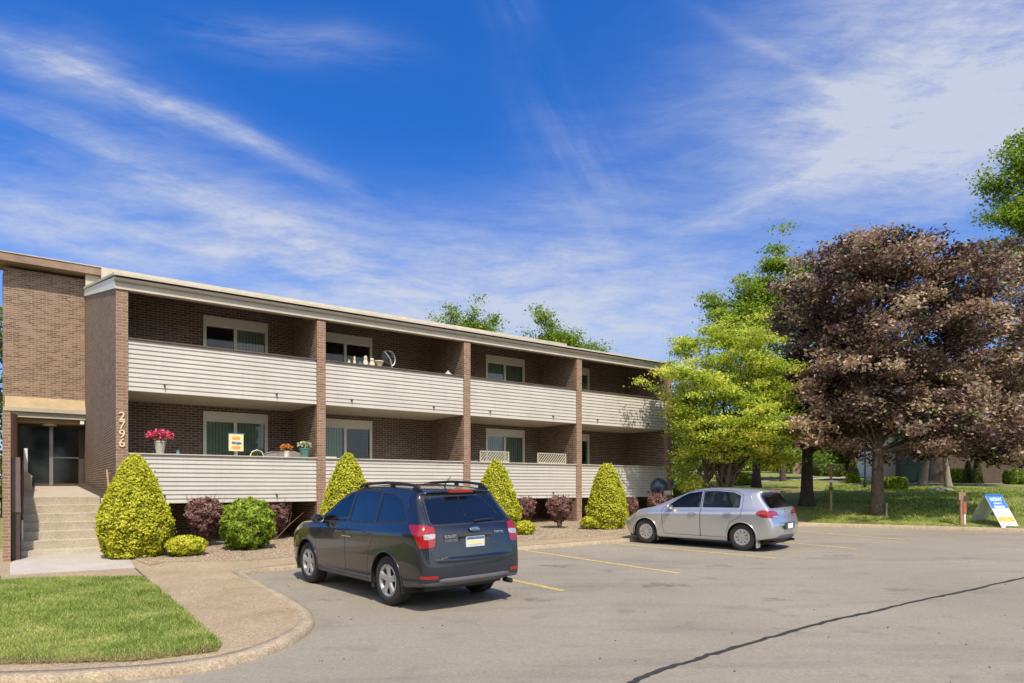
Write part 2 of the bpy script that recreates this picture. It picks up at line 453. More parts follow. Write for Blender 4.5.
def S(px, py, ang, L, W, k, **kw):
    cx, cy = at_px(px, py); streaks.append(streak(cx, cy, ang, L/FPX, W/FPX, k, **kw))
S(150, 100, -24, 200, 12, .80, seed=1.3, nsx=2, nsy=9, lo=.3, hi=.7)
S(60, 62, -20, 110, 34, .42, seed=2.1)
S(175, 122, -26, 150, 30, .30, seed=8.1)
S(285, 38, -8, 95, 20, .55, seed=4.2)
S(190, 195, -25, 210, 20, .55, seed=5.2, nsy=5)
S(330, 268, -10, 360, 62, .95, seed=6.4, nsy=6, lo=.25, hi=.7)
S(60, 225, -8, 190, 26, .45, seed=9.4)
S(955, 55, 28, 215, 120, .98, seed=3.3, nsx=1.0, nsy=3.2, lo=.05, hi=.55)
S(960, 130, 12, 170, 60, .7, seed=3.9, nsx=1.0, nsy=5, lo=.2, hi=.6)
S(815, 170, 24, 150, 15, .8, seed=7.3, nsy=7)
S(815, 75, -30, 130, 9, .28, seed=12.3, nsy=5, lo=.2, hi=.6)
S(925, 225, 10, 90, 26, .55, seed=10.7)
S(720, 130, 5, 110, 60, .25, seed=11.7)
S(300, 320, -8, 420, 44, .5, seed=21.1, lo=.25, nsy=5)
S(90, 150, -22, 160, 26, .4, seed=22.1, nsy=9)
S(590, 180, -62, 95, 40, .26, seed=13.1)
S(575, 150, -55, 45, 14, .22, seed=14.1)
S(600, 300, 4, 220, 60, .85, seed=15.1, lo=.25)
S(505, 5, -60, 34, 22, .22, seed=16.1)
S(560, 225, 0, 110, 50, .35, seed=18.1, lo=.25)
acc = streaks[0]
for s_ in streaks[1:]: acc = N.math('ADD', acc, s_)
cloud = N.math('MINIMUM', N.math('MULTIPLY', acc, fine_w), .86)
hs = N.n('ShaderNodeHueSaturation', i_Saturation=1.32, i_Value=1.0); N.l(sky.outputs[0], hs.inputs['Color'])
blue = N.mix(1.0, hs.outputs[0], (.56, .90, 1.33), 'MULTIPLY')
dk = N.ramp(B, [(0.0, (.60, .68, .74)), (.45, (.84, .88, .90)), (.75, (1, 1, 1))]); blue = N.mix(1.0, blue, dk, 'MULTIPLY')
fac = N.mix(cloud, blue, (4.1, 4.35, 4.95))
fac = N.mix(N.ramp(B, [(.0, .85), (.10, .45), (.32, 0.)]), fac, (3.3, 3.9, 4.9))
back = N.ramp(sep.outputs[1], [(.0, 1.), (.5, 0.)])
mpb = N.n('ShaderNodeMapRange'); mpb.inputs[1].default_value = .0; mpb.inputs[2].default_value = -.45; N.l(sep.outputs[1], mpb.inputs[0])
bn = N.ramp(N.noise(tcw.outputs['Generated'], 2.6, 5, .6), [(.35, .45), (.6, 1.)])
fac = N.mix(N.math('MULTIPLY', N.math('MULTIPLY', mpb.outputs[0], bn), .85), fac, (9.5, 9.1, 8.5))  # bright cloud added to the unseen sky behind the camera as fill light
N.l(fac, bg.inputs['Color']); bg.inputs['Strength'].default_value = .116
# ---------------------------------------------------------------- ground
def sstep(a, b, x):
    t = np.clip((x-a)/(b-a), 0, 1); return t*t*(3-2*t)
L1 = ground_at(801, 526.0); L2 = ground_at(1024, 532.6)
L0 = L1-Vector((UX, UY, 0))*9
d1n = Vector((VX, VY, 0))
e2 = (L2-L1); e2.z = 0; e2.normalize(); d2n = Vector((-e2.y, e2.x, 0))
if d2n.y < 0: d2n = -d2n
def terrain_z(x, y):
    x = np.asarray(x, float); y = np.asarray(y, float)
    yc = np.minimum(y, 26)
    base = EYE-(1.67-.0055*(np.clip(x, -20, 30)+2.55)-.0203*(yc-10.4))-.06
    s = x*UX+y*UY
    dd1 = (x-L1.x)*d1n.x+(y-L1.y)*d1n.y
    dd2 = (x-L1.x)*d2n.x+(y-L1.y)*d2n.y
    right = sstep(21.0, 24.0, s)
    d = np.maximum(0, np.maximum(dd1, np.where(x > L1.x-1, dd2, -1)))*right
    rise = 3.3*(1-np.exp(-.034*np.maximum(d, 0)))*(1-.35*sstep(12, 30, x-(.25*(y-24))))
    return base+.15*sstep(.45, 1.0, d)+rise-.10*np.minimum(1, np.maximum(0, d)*.2)*0
def lawn_at(px, Y):
    """point of the terrain on picture column px at distance Y"""
    x = (px-512)/FPX*Y
    return Vector((x, Y, float(terrain_z(x, Y))))

def ground_sheet():
    xs = np.concatenate([np.linspace(-900, -60, 12), np.arange(-55, -6, 3.5), np.arange(-5, 45, .55), np.arange(46, 90, 4), np.linspace(95, 900, 12)])
    ys = np.concatenate([np.linspace(-300, -10, 8), np.arange(-6, 16, 2.0), np.arange(16.5, 42, .45), np.arange(43, 90, 3), np.linspace(95, 1500, 14)])
    X, Y = np.meshgrid(xs, ys); Z = terrain_z(X, Y)
    Z = Z+np.where(Z > 0.35, .05*np.sin(X*.9)*np.sin(Y*.7), 0)
    nx, ny = len(xs), len(ys)
    v = np.stack([X.ravel(), Y.ravel(), Z.ravel()], 1).tolist()
    f = [(j*nx+i, j*nx+i+1, (j+1)*nx+i+1, (j+1)*nx+i) for j in range(ny-1) for i in range(nx-1)]
    mb = MB(); mb.add(v, f); o = mb.build('ground', M['turf'], smooth='all'); tag(o, kind='structure')
ground_sheet()

# backfill strip so that the lawn meets the kerb
def sheet(name, pts, mat, lift, kind='structure', thick=0.0, parent=None):
    """flat polygon on the sloping lot plane (pts world x,y)"""
    P = [Vector((p[0], p[1], lot_z(p[0], p[1])+lift)) for p in pts]
    tri = tessellate_polygon([P]); mb = MB()
    area = sum(P[i].x*P[(i+1) % len(P)].y-P[(i+1) % len(P)].x*P[i].y for i in range(len(P)))
    fs = []
    for t in tri:
        a, b_, c = (P[i] for i in t)
        fs.append(t if (b_-a).cross(c-a).z > 0 else t[::-1])
    mb.add(P, fs)
    if thick:
        n = len(P); Q = [p-Vector((0, 0, thick)) for p in P]
        fs = [(i, (i+1) % n, n+(i+1) % n, n+i) for i in range(n)]
        if area > 0: fs = [f[::-1] for f in fs]
        mb.add(P+Q, fs)
    o = mb.build(name, mat)
    if kind: tag(o, kind=kind)
    return o
def W2(s, d): v = loc2w(s, d); return (v.x, v.y)
def G(px, py, lift=0): v = ground_at(px, py, lift); return (v.x, v.y)

# asphalt car park
far = L1; e = Vector((UX, UY, 0))
lot = [(-60, -40), (80, -40), (far.x+e2.x*60, far.y+e2.y*60) , (far.x, far.y), (far.x-e.x*8.0, far.y-e.y*8.0), (far.x-e.x*30-VX*4, far.y-e.y*30-VY*4), (-60, 2)]
# keep the lot simple: everything in front of the far kerb and the planting bed
lot = [(-60, -40), (90, -40), (far.x+e2.x*70, far.y+e2.y*70), (far.x, far.y), (far.x-e.x*.9, far.y-e.y*.9), (far.x-e.x*.9+VX*2, far.y-e.y*.9+VY*2), (far.x-e.x*26+VX*2, far.y-e.y*26+VY*2), (-60, far.y-e.y*26)]
sheet('car_park', lot, M['asphalt'], 0.0)

# raised island: planting bed, walk and front lawn share one slab
KH = .08
edge = [(-140, 680), (0, 677), (60, 675), (132, 670.5), (180, 666), (220, 660), (250, 652.5), (277, 643.5), (296, 634.5), (307, 627), (312, 619.5), (309, 611.5), (298, 603), (280, 592.5), (264, 584.5), (240, 571.5), (268, 567.8), (296, 565.2), (400, 557), (515, 547.3), (603, 540.7), (655, 537.0)]
edge_w = [G(x, y, KH) for x, y in edge]
lastw = edge_w[-1]
k3 = (far.x-e.x*1.2-VX*.0, far.y-e.y*1.2)
isl = edge_w+[W2(22.0, L1.x*VX+L1.y*VY), W2(22.0, 20.4), W2(-9, 20.4), W2(-9, 13.0), G(-140, 600, KH)]
sheet('sidewalk', isl, M['aggregate'], KH, thick=.2)
def offset_line(pts, off):
    out = []
    for i, p in enumerate(pts):
        a = Vector(pts[max(i-1, 0)]); b_ = Vector(pts[min(i+1, len(pts)-1)])
        t = (b_-a).normalized(); out.append((p[0]-t.y*off, p[1]+t.x*off))
    return out
# rolled kerb band a few mm proud along the rim
def curb_strip(name, line, width, top, bottom, mat):
    inner = offset_line(line, width); mb = MB(); n = len(line); outer = offset_line(line, -.03)
    mid = offset_line(line, .02)
    def z(p, h): return (p[0], p[1], lot_z(p[0], p[1])+h)
    vs = [z(p, bottom) for p in outer]+[z(p, top-.02) for p in outer]+[z(p, top) for p in mid]+[z(p, top) for p in inner]+[z(p, top-.05) for p in inner]
    fs = []
    for k in range(4):
        for i in range(n-1): fs.append((k*n+i, k*n+i+1, (k+1)*n+i+1, (k+1)*n+i))
    mb.add(vs, fs); o = mb.build(name, mat, smooth='all'); tag(o, kind='structure'); return o
curb_strip('kerb', edge_w+[W2(22.0, L1.x*VX+L1.y*VY)], .15, KH+.008, -.03, M['curb'])
far_line = [(far.x-e.x*1.0, far.y-e.y*1.0), (far.x-e.x*.3, far.y-e.y*.3), (far.x+e2.x*.3, far.y+e2.y*.3)]+[(far.x+e2.x*t, far.y+e2.y*t) for t in (2, 4, 6, 9, 14, 22, 35)]
curb_strip('kerb', far_line, .16, .12, -.03, M['curb'])

mb = MB(); n = len(far_line); il = offset_line(far_line, .13); ol = offset_line(far_line, 1.25)
vs = [(p[0], p[1], lot_z(p[0], p[1])+.095) for p in il]+[(p[0], p[1], float(terrain_z(p[0], p[1]))+.01) for p in ol]
mb.add(vs, [(i, i+1, n+i+1, n+i) for i in range(n-1)]); tag(mb.build('verge', M['turf'], smooth='all'), kind='structure')
# pale slab at the foot of the steps
sheet('path', [G(10, 575, KH), G(135, 568, KH), G(128, 556.5, KH), W2(1.55, 17.9), W2(-.1, 17.9), G(10, 563.5, KH)], M['concrete'], KH+.006, thick=.006)
# control joints in the walk
def joint(a, b_, wd=.015, name='path_joint'):
    a = Vector(a); b_ = Vector(b_); t = (b_-a).normalized(); nrm = Vector((-t.y, t.x))*wd
    sheet(name, [a-nrm, b_-nrm, b_+nrm, a+nrm], M['dark_trim'], KH+.004)
joint(G(135, 568, KH), G(147, 579, KH), .012)
joint(G(0, 583, KH), G(0, 576, KH), .01); joint(G(222, 590, KH), G(270, 586.5, KH), .006)

# front lawn (short grass blades over a turf sheet)
lawn_px = [(-140, 583), (0, 580.5), (70, 578.5), (143, 577), (160, 590), (190, 616), (222, 644), (218, 651), (180, 656), (132, 661), (60, 662.5), (0, 663.5), (-140, 667)]
lawn_w = [G(x, y, KH) for x, y in lawn_px]
sheet('lawn', lawn_w, M['turf'], KH+.012, thick=.02)

def leaf_cloud(name, C, Ax, Bx, rnd, mat, parent=None, label=None, cat=None, kind=None, group=None, fold=0.0, org=None, tri=False):
    """C centres, Ax half axis along, Bx half axis across -> one leaf quad (diamond-like) each"""
    n = len(C)
    if tri:
        V = np.stack([C-Bx, C+Bx, C+Ax], 1).reshape(-1, 3); k = 3
    else:
        V = np.stack([C-Ax, C+Bx-Ax*.15, C+Ax, C-Bx-Ax*.15], 1).reshape(-1, 3); k = 4
    if org is not None: V = V-np.array(org)
    me = bpy.data.meshes.new(name)
    me.vertices.add(n*k); me.vertices.foreach_set('co', V.ravel())
    me.loops.add(n*k); me.loops.foreach_set('vertex_index', np.arange(n*k, dtype=np.int32))
    me.polygons.add(n); me.polygons.foreach_set('loop_start', np.arange(0, n*k, k, dtype=np.int32))
    try: me.polygons.foreach_set('loop_total', np.full(n, k, dtype=np.int32))
    except Exception: pass
    me.update(calc_edges=True)
    at = me.attributes.new('rnd', 'FLOAT', 'FACE'); at.data.foreach_set('value', np.clip(rnd, 0, 1).astype(np.float32))
    me.materials.append(mat)
    o = bpy.data.objects.new(name, me); COL.objects.link(o)
    if parent is not None: o.parent = parent
    tag(o, label, cat, group, kind)
    return o

def unit(v): return v/np.maximum(np.linalg.norm(v, axis=1, keepdims=True), 1e-9)
def in_poly(x, y, poly):
    inside = np.zeros(len(x), bool); n = len(poly)
    for i in range(n):
        x0, y0 = poly[i]; x1, y1 = poly[(i+1) % n]
        c = ((y0 > y) != (y1 > y)) & (x < (x1-x0)*(y-y0)/((y1-y0) if y1 != y0 else 1e-9)+x0)
        inside ^= c
    return inside
M['grass_blade'] = leaf_mat('grass_blades', [(0, (.10, .17, .03)), (.3, (.21, .31, .06)), (.65, (.38, .46, .12)), (.88, (.56, .56, .22)), (1, (.66, .52, .29))], .3, .6, .2)
def grass(name, poly, n, hmin, hmax, wd, liftz, zf=None, lab=None, bare=()):
    xs = [p[0] for p in poly]; ys = [p[1] for p in poly]
    X = rng.uniform(min(xs), max(xs), n*3); Y = rng.uniform(min(ys), max(ys), n*3)
    k = in_poly(X, Y, poly); X, Y = X[k][:n], Y[k][:n]; n = len(X)
    Z = (lot_z(X, Y)+liftz) if zf is None else zf(X, Y)
    jx = rng.normal(0, .012, (n, 2)); X = X+jx[:, 0]; Y = Y+jx[:, 1]
    pat = .5+.25*np.sin(X*2.3+1.7*np.sin(Y*1.9))+.25*np.sin(Y*3.1+1.3*np.sin(X*2.7))
    pat2 = np.sin(X*5.1+2*np.sin(Y*4.0))*np.sin(Y*5.7+1.5*np.sin(X*3.3))
    h = rng.uniform(hmin, hmax, n)*(.75+.4*pat); a = rng.uniform(0, 2*np.pi, n)
    lean = rng.normal(0, .55, (n, 2))
    A_ = np.stack([lean[:, 0]*h, lean[:, 1]*h, h], 1); Bv = np.stack([np.cos(a)*wd, np.sin(a)*wd, np.zeros(n)], 1)
    rnd = np.clip(rng.normal(.42, .22, n)+.34*(pat2*.5)+.2*(pat-.5), 0, .93)
    for (cx_, cy_, rr_) in bare:
        dd = np.hypot(X-cx_, Y-cy_)/rr_; w8 = np.exp(-dd*dd*1.5)*rng.random(n); rnd = rnd+w8*.55; A_[:, 2] *= 1-.45*np.exp(-dd*dd)
    rnd = np.where(rng.random(n) < .04, rng.uniform(.9, 1, n), rnd)
    return leaf_cloud(name, np.stack([X, Y, Z], 1), A_, Bv, rnd, M['grass_blade'], tri=True, kind='stuff')
o = grass('grass', lawn_w, 90000, .025, .06, .0045, KH+.012, bare=[(*G(85, 598), .35), (*G(60, 607), .3), (*G(145, 622), .3), (*G(20, 640), .5), (*G(150, 590), .25), (*G(100, 650), .35), (*G(190, 640), .25)])
tag(o, 'short mown green grass of the small front lawn by the walk', 'grass')
# dry thatch along the lawn's kerb side
thatch = [G(x, y, KH) for x, y in [(-140, 662), (0, 658.5), (132, 656), (215, 648), (222, 646), (218, 652.5), (132, 662.5), (0, 665.5), (-140, 669)]]
M['thatch'] = leaf_mat('dry_thatch', [(0, (.22, .16, .08)), (.6, (.38, .29, .15)), (1, (.5, .42, .25))], .2, .8, .1)
n = 7000
X = rng.uniform(min(p[0] for p in thatch), max(p[0] for p in thatch), n*4); Y = rng.uniform(min(p[1] for p in thatch), max(p[1] for p in thatch), n*4)
k = in_poly(X, Y, thatch); X, Y = X[k][:n], Y[k][:n]; nn = len(X)
a = rng.uniform(0, 6.28, nn)
leaf_cloud('dry_grass', np.stack([X, Y, lot_z(X, Y)+KH+.02], 1), np.stack([np.cos(a)*.03, np.sin(a)*.03, rng.uniform(0, .03, nn)], 1), np.stack([-np.sin(a)*.003, np.cos(a)*.003, np.zeros(nn)], 1), rng.random(nn), M['thatch'], tri=True, kind='stuff', label='dry straw-coloured grass along the lawn edge', cat='dry grass')

# fringe of taller grass along the far kerb
fl = [Vector((p[0], p[1])) for p in far_line]
poly = [(p.x+d2n.x*.2, p.y+d2n.y*.2) for p in fl[2:8]]+[(p.x+d2n.x*1.6, p.y+d2n.y*1.6) for p in reversed(fl[2:8])]
o = grass('grass', poly, 30000, .05, .11, .012, 0, zf=lambda X, Y: np.maximum(terrain_z(X, Y), lot_z(X, Y)+.085))
tag(o, 'strip of sunlit grass just behind the far kerb by the folding sign', 'grass')
poly = [(p.x+d2n.x*1.6, p.y+d2n.y*1.6) for p in fl[2:8]]+[(p.x+d2n.x*13, p.y+d2n.y*13) for p in reversed(fl[2:8])]
o = grass('grass', poly, 60000, .04, .10, .02, 0, zf=terrain_z)
tag(o, 'patchy shaded lawn rising beneath the purple maples', 'grass')

# gravel planting bed
bed_px = [(150, 566), (166, 562), (240, 561.5), (300, 557), (400, 549.5), (515, 541.5), (603, 536), (655, 533)]
bed_w = [G(x, y, KH) for x, y in bed_px]+[W2(21.4, 17.2), W2(21.4, 20.3), W2(1.7, 20.3), W2(1.7, 17.2)]
sheet('gravel_bed', bed_w, M['gravel'], KH+.012, thick=.012)
def pebbles(poly, n, seed, name='gravel'):
    r2 = np.random.default_rng(seed)
    xs = [p[0] for p in poly]; ys = [p[1] for p in poly]
    X = r2.uniform(min(xs), max(xs), n*4); Y = r2.uniform(min(ys), max(ys), n*4); k = in_poly(X, Y, poly); X, Y = X[k][:n], Y[k][:n]
    m = len(X); s = r2.uniform(.008, .020, m); rot = r2.uniform(0, 6.28, m)
    base = np.array([(1, 0, 0), (0, 1, 0), (-1, 0, 0), (0, -1, 0), (0, 0, .75)], float)
    V = np.zeros((m, 5, 3))
    for q in range(5):
        bx, by, bz = base[q]
        V[:, q, 0] = X+s*(bx*np.cos(rot)*1.3-by*np.sin(rot)); V[:, q, 1] = Y+s*(bx*np.sin(rot)*1.3+by*np.cos(rot)); V[:, q, 2] = lot_z(X, Y)+KH+.02+s*bz
    F = np.array([(0, 1, 4), (1, 2, 4), (2, 3, 4), (3, 0, 4)])
    fs = (F[None]+5*np.arange(m)[:, None, None]).reshape(-1, 3)
    me = bpy.data.meshes.new(name); me.from_pydata(V.reshape(-1, 3).tolist(), [], fs.tolist())
    at = me.attributes.new('rnd', 'FLOAT', 'FACE'); at.data.foreach_set('value', np.repeat(r2.random(m), 4).astype(np.float32))
    me.materials.append(M['pebble']); o = bpy.data.objects.new(name, me); COL.objects.link(o)
    return tag(o, 'loose brown and tan pebbles covering the planting bed', 'gravel', kind='stuff')
pebbles(bed_w, 22000, 3)

# parking lines
def line_mark(pts, wd, mat, lift, name, ragged=0.0):
    P = [Vector(p) for p in pts]; left = []; right = []
    for i, p in enumerate(P):
        t = (P[min(i+1, len(P)-1)]-P[max(i-1, 0)]).normalized(); nrm = Vector((-t.y, t.x))
        wl = wd*(1+ragged*random.uniform(-1, 1)); wr = wd*(1+ragged*random.uniform(-1, 1))
        left.append(p+nrm*wl); right.append(p-nrm*wr)
    mb = MB(); n = len(P)
    vs = [(p.x, p.y, lot_z(p.x, p.y)+lift) for p in left+right]
    mb.add(vs, [(n+i, n+i+1, i+1, i) for i in range(n-1)])
    o = mb.build(name, mat); tag(o, kind='structure'); return o
def seg(a, b_, k=8): return [Vector(a).lerp(Vector(b_), i/k) for i in range(k+1)]
def pl(a, b_):
    line_mark(seg(G(*a), G(*b_)), .058, M['yellow_paint'], .005, 'parking_line')
pl((452, 567.5), (563, 591)); pl((498, 546.5), (680, 573.7)); pl((596, 541.8), (777, 558.6)); pl((690, 534), (856, 549)); pl((790, 530.5), (905, 540));
# sealed crack across the lot
ck = [(600, 700), (632, 683), (652, 673), (690, 661.5), (720, 652), (762, 640), (800, 629), (838, 619), (872, 612), (905, 604), (940, 596.5), (972, 590), (1000, 583), (1040, 575), (1120, 562)]
cp = []
for a, b_ in zip(ck[:-1], ck[1:]):
    for i in range(6):
        t = i/6; p = Vector(G(a[0]+(b_[0]-a[0])*t, a[1]+(b_[1]-a[1])*t)); cp.append(p+Vector((random.uniform(-.012, .012), random.uniform(-.016, .016))))
line_mark(cp, .030, M['tar'], .006, 'sealed_crack', .35)
# a round utility patch at the near kerb
c = Vector(G(160, 685)); 
sheet('patch', [(c.x+.20*math.cos(t/14*6.283), c.y+.14*math.sin(t/14*6.283)) for t in range(14)], M['curb'], .012)
# small stones and leaves scattered on the asphalt
def litter():
    mb = MB()
    for i in range(70):
        px = random.uniform(240, 1024); py = random.uniform(550, 683); p = ground_at(px, py)
        s = random.uniform(.004, .010); mb.blob((p.x, p.y, p.z+s*.5), (s*1.3, s, s*.6), 6, 4)
    o = mb.build('loose_grit', M['tar']); tag(o, 'dark bits of grit scattered over the asphalt', 'grit', kind='stuff')
litter()
def stain(px, py, r, k):
    c = G(px, py); n = 26; pts = []
    for t in range(n):
        a = t/n*6.283; rr = r*(1+.25*math.sin(a*3+k)+.15*math.sin(a*7+2*k)); pts.append((c[0]+rr*math.cos(a)*1.3, c[1]+rr*math.sin(a)*.7))
    sheet('oil_stain', pts, M['oil'], .004)
m, nt, b = new_mat('faded_oil_stain'); N = NT(nt); p_ = N.n('ShaderNodeTexCoord').outputs['Object']
b.inputs['Base Color'].default_value = (.10, .09, .08, 1); b.inputs['Roughness'].default_value = .8
tr = N.n('ShaderNodeBsdfTransparent'); mx = N.n('ShaderNodeMixShader'); N.l(N.ramp(N.noise(p_, 7, 6, .7), [(.38, 1.), (.7, .45)]), mx.inputs[0]); N.l(tr.outputs[0], mx.inputs[2]); N.l(b.outputs[0], mx.inputs[1])
N.l(N.ramp(N.noise(p_, 7, 6, .7), [(.40, 1.), (.72, .55)]), mx.inputs[0]); N.l(mx.outputs[0], nt.nodes['Material Output'].inputs['Surface']); M['oil'] = m
for k, (px, py, r) in enumerate([(560, 566, .28), (612, 571, .2), (585, 556, .16), (665, 585, .3), (720, 566, .2), (840, 556, .25), (330, 600, .12), (540, 600, .2), (900, 590, .22), (775, 600, .16)]): stain(px, py, r, k)
# ---------------------------------------------------------------- apartment block (facade coordinates s, d, z; z relative to the eye)
POST = [1.666, 6.44, 11.19, 15.95, 20.80]; PW = .245
DF, DB, DM = 18.0, 20.16, 28.5
BASE = -1.62
blk = frame_empty('apartment_building', POST[0], DF, BASE)
tag(blk, 'two-storey brown brick apartment block with cream-sided balconies behind the parked cars', 'building')

# back wall of the balconies, with openings for the sliding doors
wins = []
for i in range(4):
    s0 = (3.966, 7.27, 13.47, 16.78)[i]
    for lv, top in ((0, 2.107), (1, 4.79)): wins.append((i, lv, s0, s0+1.77, (-.38, 2.35)[lv], top))
def wall_with_holes(mb, x0, x1, y0, y1, z0, z1, holes):
    """vertical wall slab in the s-z plane with rectangular holes (s0,s1,z0,z1)"""
    zs = sorted({z0, z1}|{h[2] for h in holes}|{h[3] for h in holes})
    for a, b_ in zip(zs[:-1], zs[1:]):
        cuts = sorted((h[0], h[1]) for h in holes if h[2] < (a+b_)/2 < h[3]); cur = x0
        for c0, c1 in cuts:
            mb.box(cur, c0, y0, y1, a, b_); cur = c1
        mb.box(cur, x1, y0, y1, a, b_)
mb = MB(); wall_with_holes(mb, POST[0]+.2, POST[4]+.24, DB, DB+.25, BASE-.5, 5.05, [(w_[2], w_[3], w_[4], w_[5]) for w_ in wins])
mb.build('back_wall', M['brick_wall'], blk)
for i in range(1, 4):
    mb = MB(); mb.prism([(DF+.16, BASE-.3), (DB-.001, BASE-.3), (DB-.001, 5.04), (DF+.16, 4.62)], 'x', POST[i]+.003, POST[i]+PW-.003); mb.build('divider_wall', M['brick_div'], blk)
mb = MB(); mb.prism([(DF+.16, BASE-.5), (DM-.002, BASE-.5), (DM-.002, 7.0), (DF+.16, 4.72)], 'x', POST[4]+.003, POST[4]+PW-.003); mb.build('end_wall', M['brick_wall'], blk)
for i in range(5):
    mb = MB(); mb.box(POST[i], POST[i]+PW, DF-.02, DF+.158, BASE-.3, 4.60); pr = mb.build('pier', M['brick_pier'] if i else M['brick_pier'], blk)
    if i == 0: pier0 = pr
# side wall facing the entrance court, running back to the main block
mb = MB()
mb.prism([(DF+.158, BASE-.5), (DM, BASE-.5), (DM, 6.92), (DF+.158, 4.62)], 'x', POST[0], POST[0]+.22)
mb.build('side_wall', M['brick_div'], blk)

def text_mesh(name, txt, size, mat, parent, loc, rot, extrude=.004, align='CENTER', bold=0.0):
    cu = bpy.data.curves.new(name+'_c', 'FONT'); cu.body = txt; cu.size = size; cu.extrude = extrude; cu.align_x = align; cu.align_y = 'CENTER'; cu.offset = bold
    tmp = bpy.data.objects.new('tmp', cu); COL.objects.link(tmp)
    dg = bpy.context.evaluated_depsgraph_get(); dg.update()
    me = bpy.data.meshes.new_from_object(tmp.evaluated_get(dg)); me.name = name
    bpy.data.objects.remove(tmp); bpy.data.curves.remove(cu)
    me.materials.clear(); me.materials.append(mat)
    o = bpy.data.objects.new(name, me); COL.objects.link(o); o.parent = parent
    o.location = loc; o.rotation_euler = rot
    return o
for k, ch in enumerate('2796'):
    text_mesh('house_number', ch, .28, M['brass'], pier0, (.118, -.035, -BASE+1.627-k*.208), (R(90), 0, 0), .012, bold=.002)

# slabs, soffits, siding
def lap_siding(s0, s1, d, z0, z1, n):
    mb = MB(); h = (z1-z0)/n; th = .022
    pts = []
    for k in range(n):
        a = z0+k*h
        pts += [(d-th, a), (d-th-.002, a+.012), (d-.004, a+h-.004)]
    prof = pts+[(d-.004, z1), (d+.09, z1), (d+.09, z0)]
    m = len(prof)
    vs = [(s0, p[0], p[1]) for p in prof]+[(s1, p[0], p[1]) for p in prof]
    fs = [(i, (i+1) % m, m+(i+1) % m, m+i) for i in range(m)]
    fs = [f[::-1] for f in fs]
    fs += [tuple(range(m)), tuple(reversed(range(m, 2*m)))]
    mb.add(vs, fs); return mb
for i in range(4):
    a, b_ = POST[i]+PW, POST[i+1]
    for lv, (z0, z1) in enumerate(((-.421, .755), (2.25, 3.465))):
        sp = lap_siding(a+.003, b_-.003, DF+.03, z0, z1, 11).build('siding_panel', M['siding'], blk)
        mb = MB(); mb.box(a+.003, b_-.003, DF-.03, DF+.15, z1+.002, z1+.03); mb.build('rail_cap', M['cap'] if lv else M['roof'], sp, org=ORG[blk.name])
        for q in (.17, .76):
            mb = MB(); sc = a+(b_-a)*q; zc = z0+.2
            mb.tube([(sc, DF+.02, zc), (sc, DF-.045, zc-.01)], .024, 8); mb.tube([(sc, DF-.04, zc), (sc, DF-.055, zc-.06)], .012, 6)
            mb.build('drain_spout', M['dark_trim'], sp, org=ORG[blk.name])
        # balcony slab
        mb = MB(); mb.box(a+.002, b_-.002, DF+.125, DB-.002, z0+.0 if lv else z0+.03, z0+.16); mb.build('balcony_floor', M['soffit'], blk)
mb = MB(); mb.prism([(DF+.172, 4.63), (DB+.2, 5.09), (DB+.2, 5.14), (DF+.172, 4.68)], 'x', POST[0]+.23, POST[4]-.002); mb.build('balcony_ceiling', M['cap'], blk)
# dark crawl space floor stays ground; roof beam, gutter, roof plane
x0, x1 = POST[0]-.02, POST[4]+PW+.06
mb = MB(); mb.box(x0, x1, DF-.05, DF+.17, 4.605, 4.76); mb.build('beam', M['cream'], blk)
mb = MB()
mb.prism([(DF-.053, 4.765), (DF-.115, 4.775), (DF-.135, 4.80), (DF-.14, 4.842), (DF-.053, 4.842)], 'x', x0-.03, x1+.03)
mb.build('gutter', M['cream'], blk)
mb = MB(); mb.box(x0-.02, x1+.02, DF-.06, DF-.0, 4.60, 4.645); mb.build('beam_trim', M['roof'], blk)
mb = MB(); mb.box(x0-.02, x1+.02, DF-.10, DF+.1, 4.844, 4.872); mb.build('painted_shadow_line', M['cap'], blk)  # dark brown strip stands in for the shadow line below the roof edge
sl = (7.08-4.86)/(DM-DF+.05)
mb = MB(); mb.prism([(DF-.20, 4.874), (DM, 7.09), (DM, 7.16), (DF-.20, 4.93)], 'x', x0-.04, x1+.05); mb.build('roof', M['roof'], blk)
# rake board on the court side
mb = MB(); mb.prism([(DF-.045, 4.60), (DM-.003, 6.84), (DM-.003, 7.085), (DF-.045, 4.868)], 'x', POST[0]-.03, POST[0]-.002); mb.build('rake_board', M['white_frame'], blk)

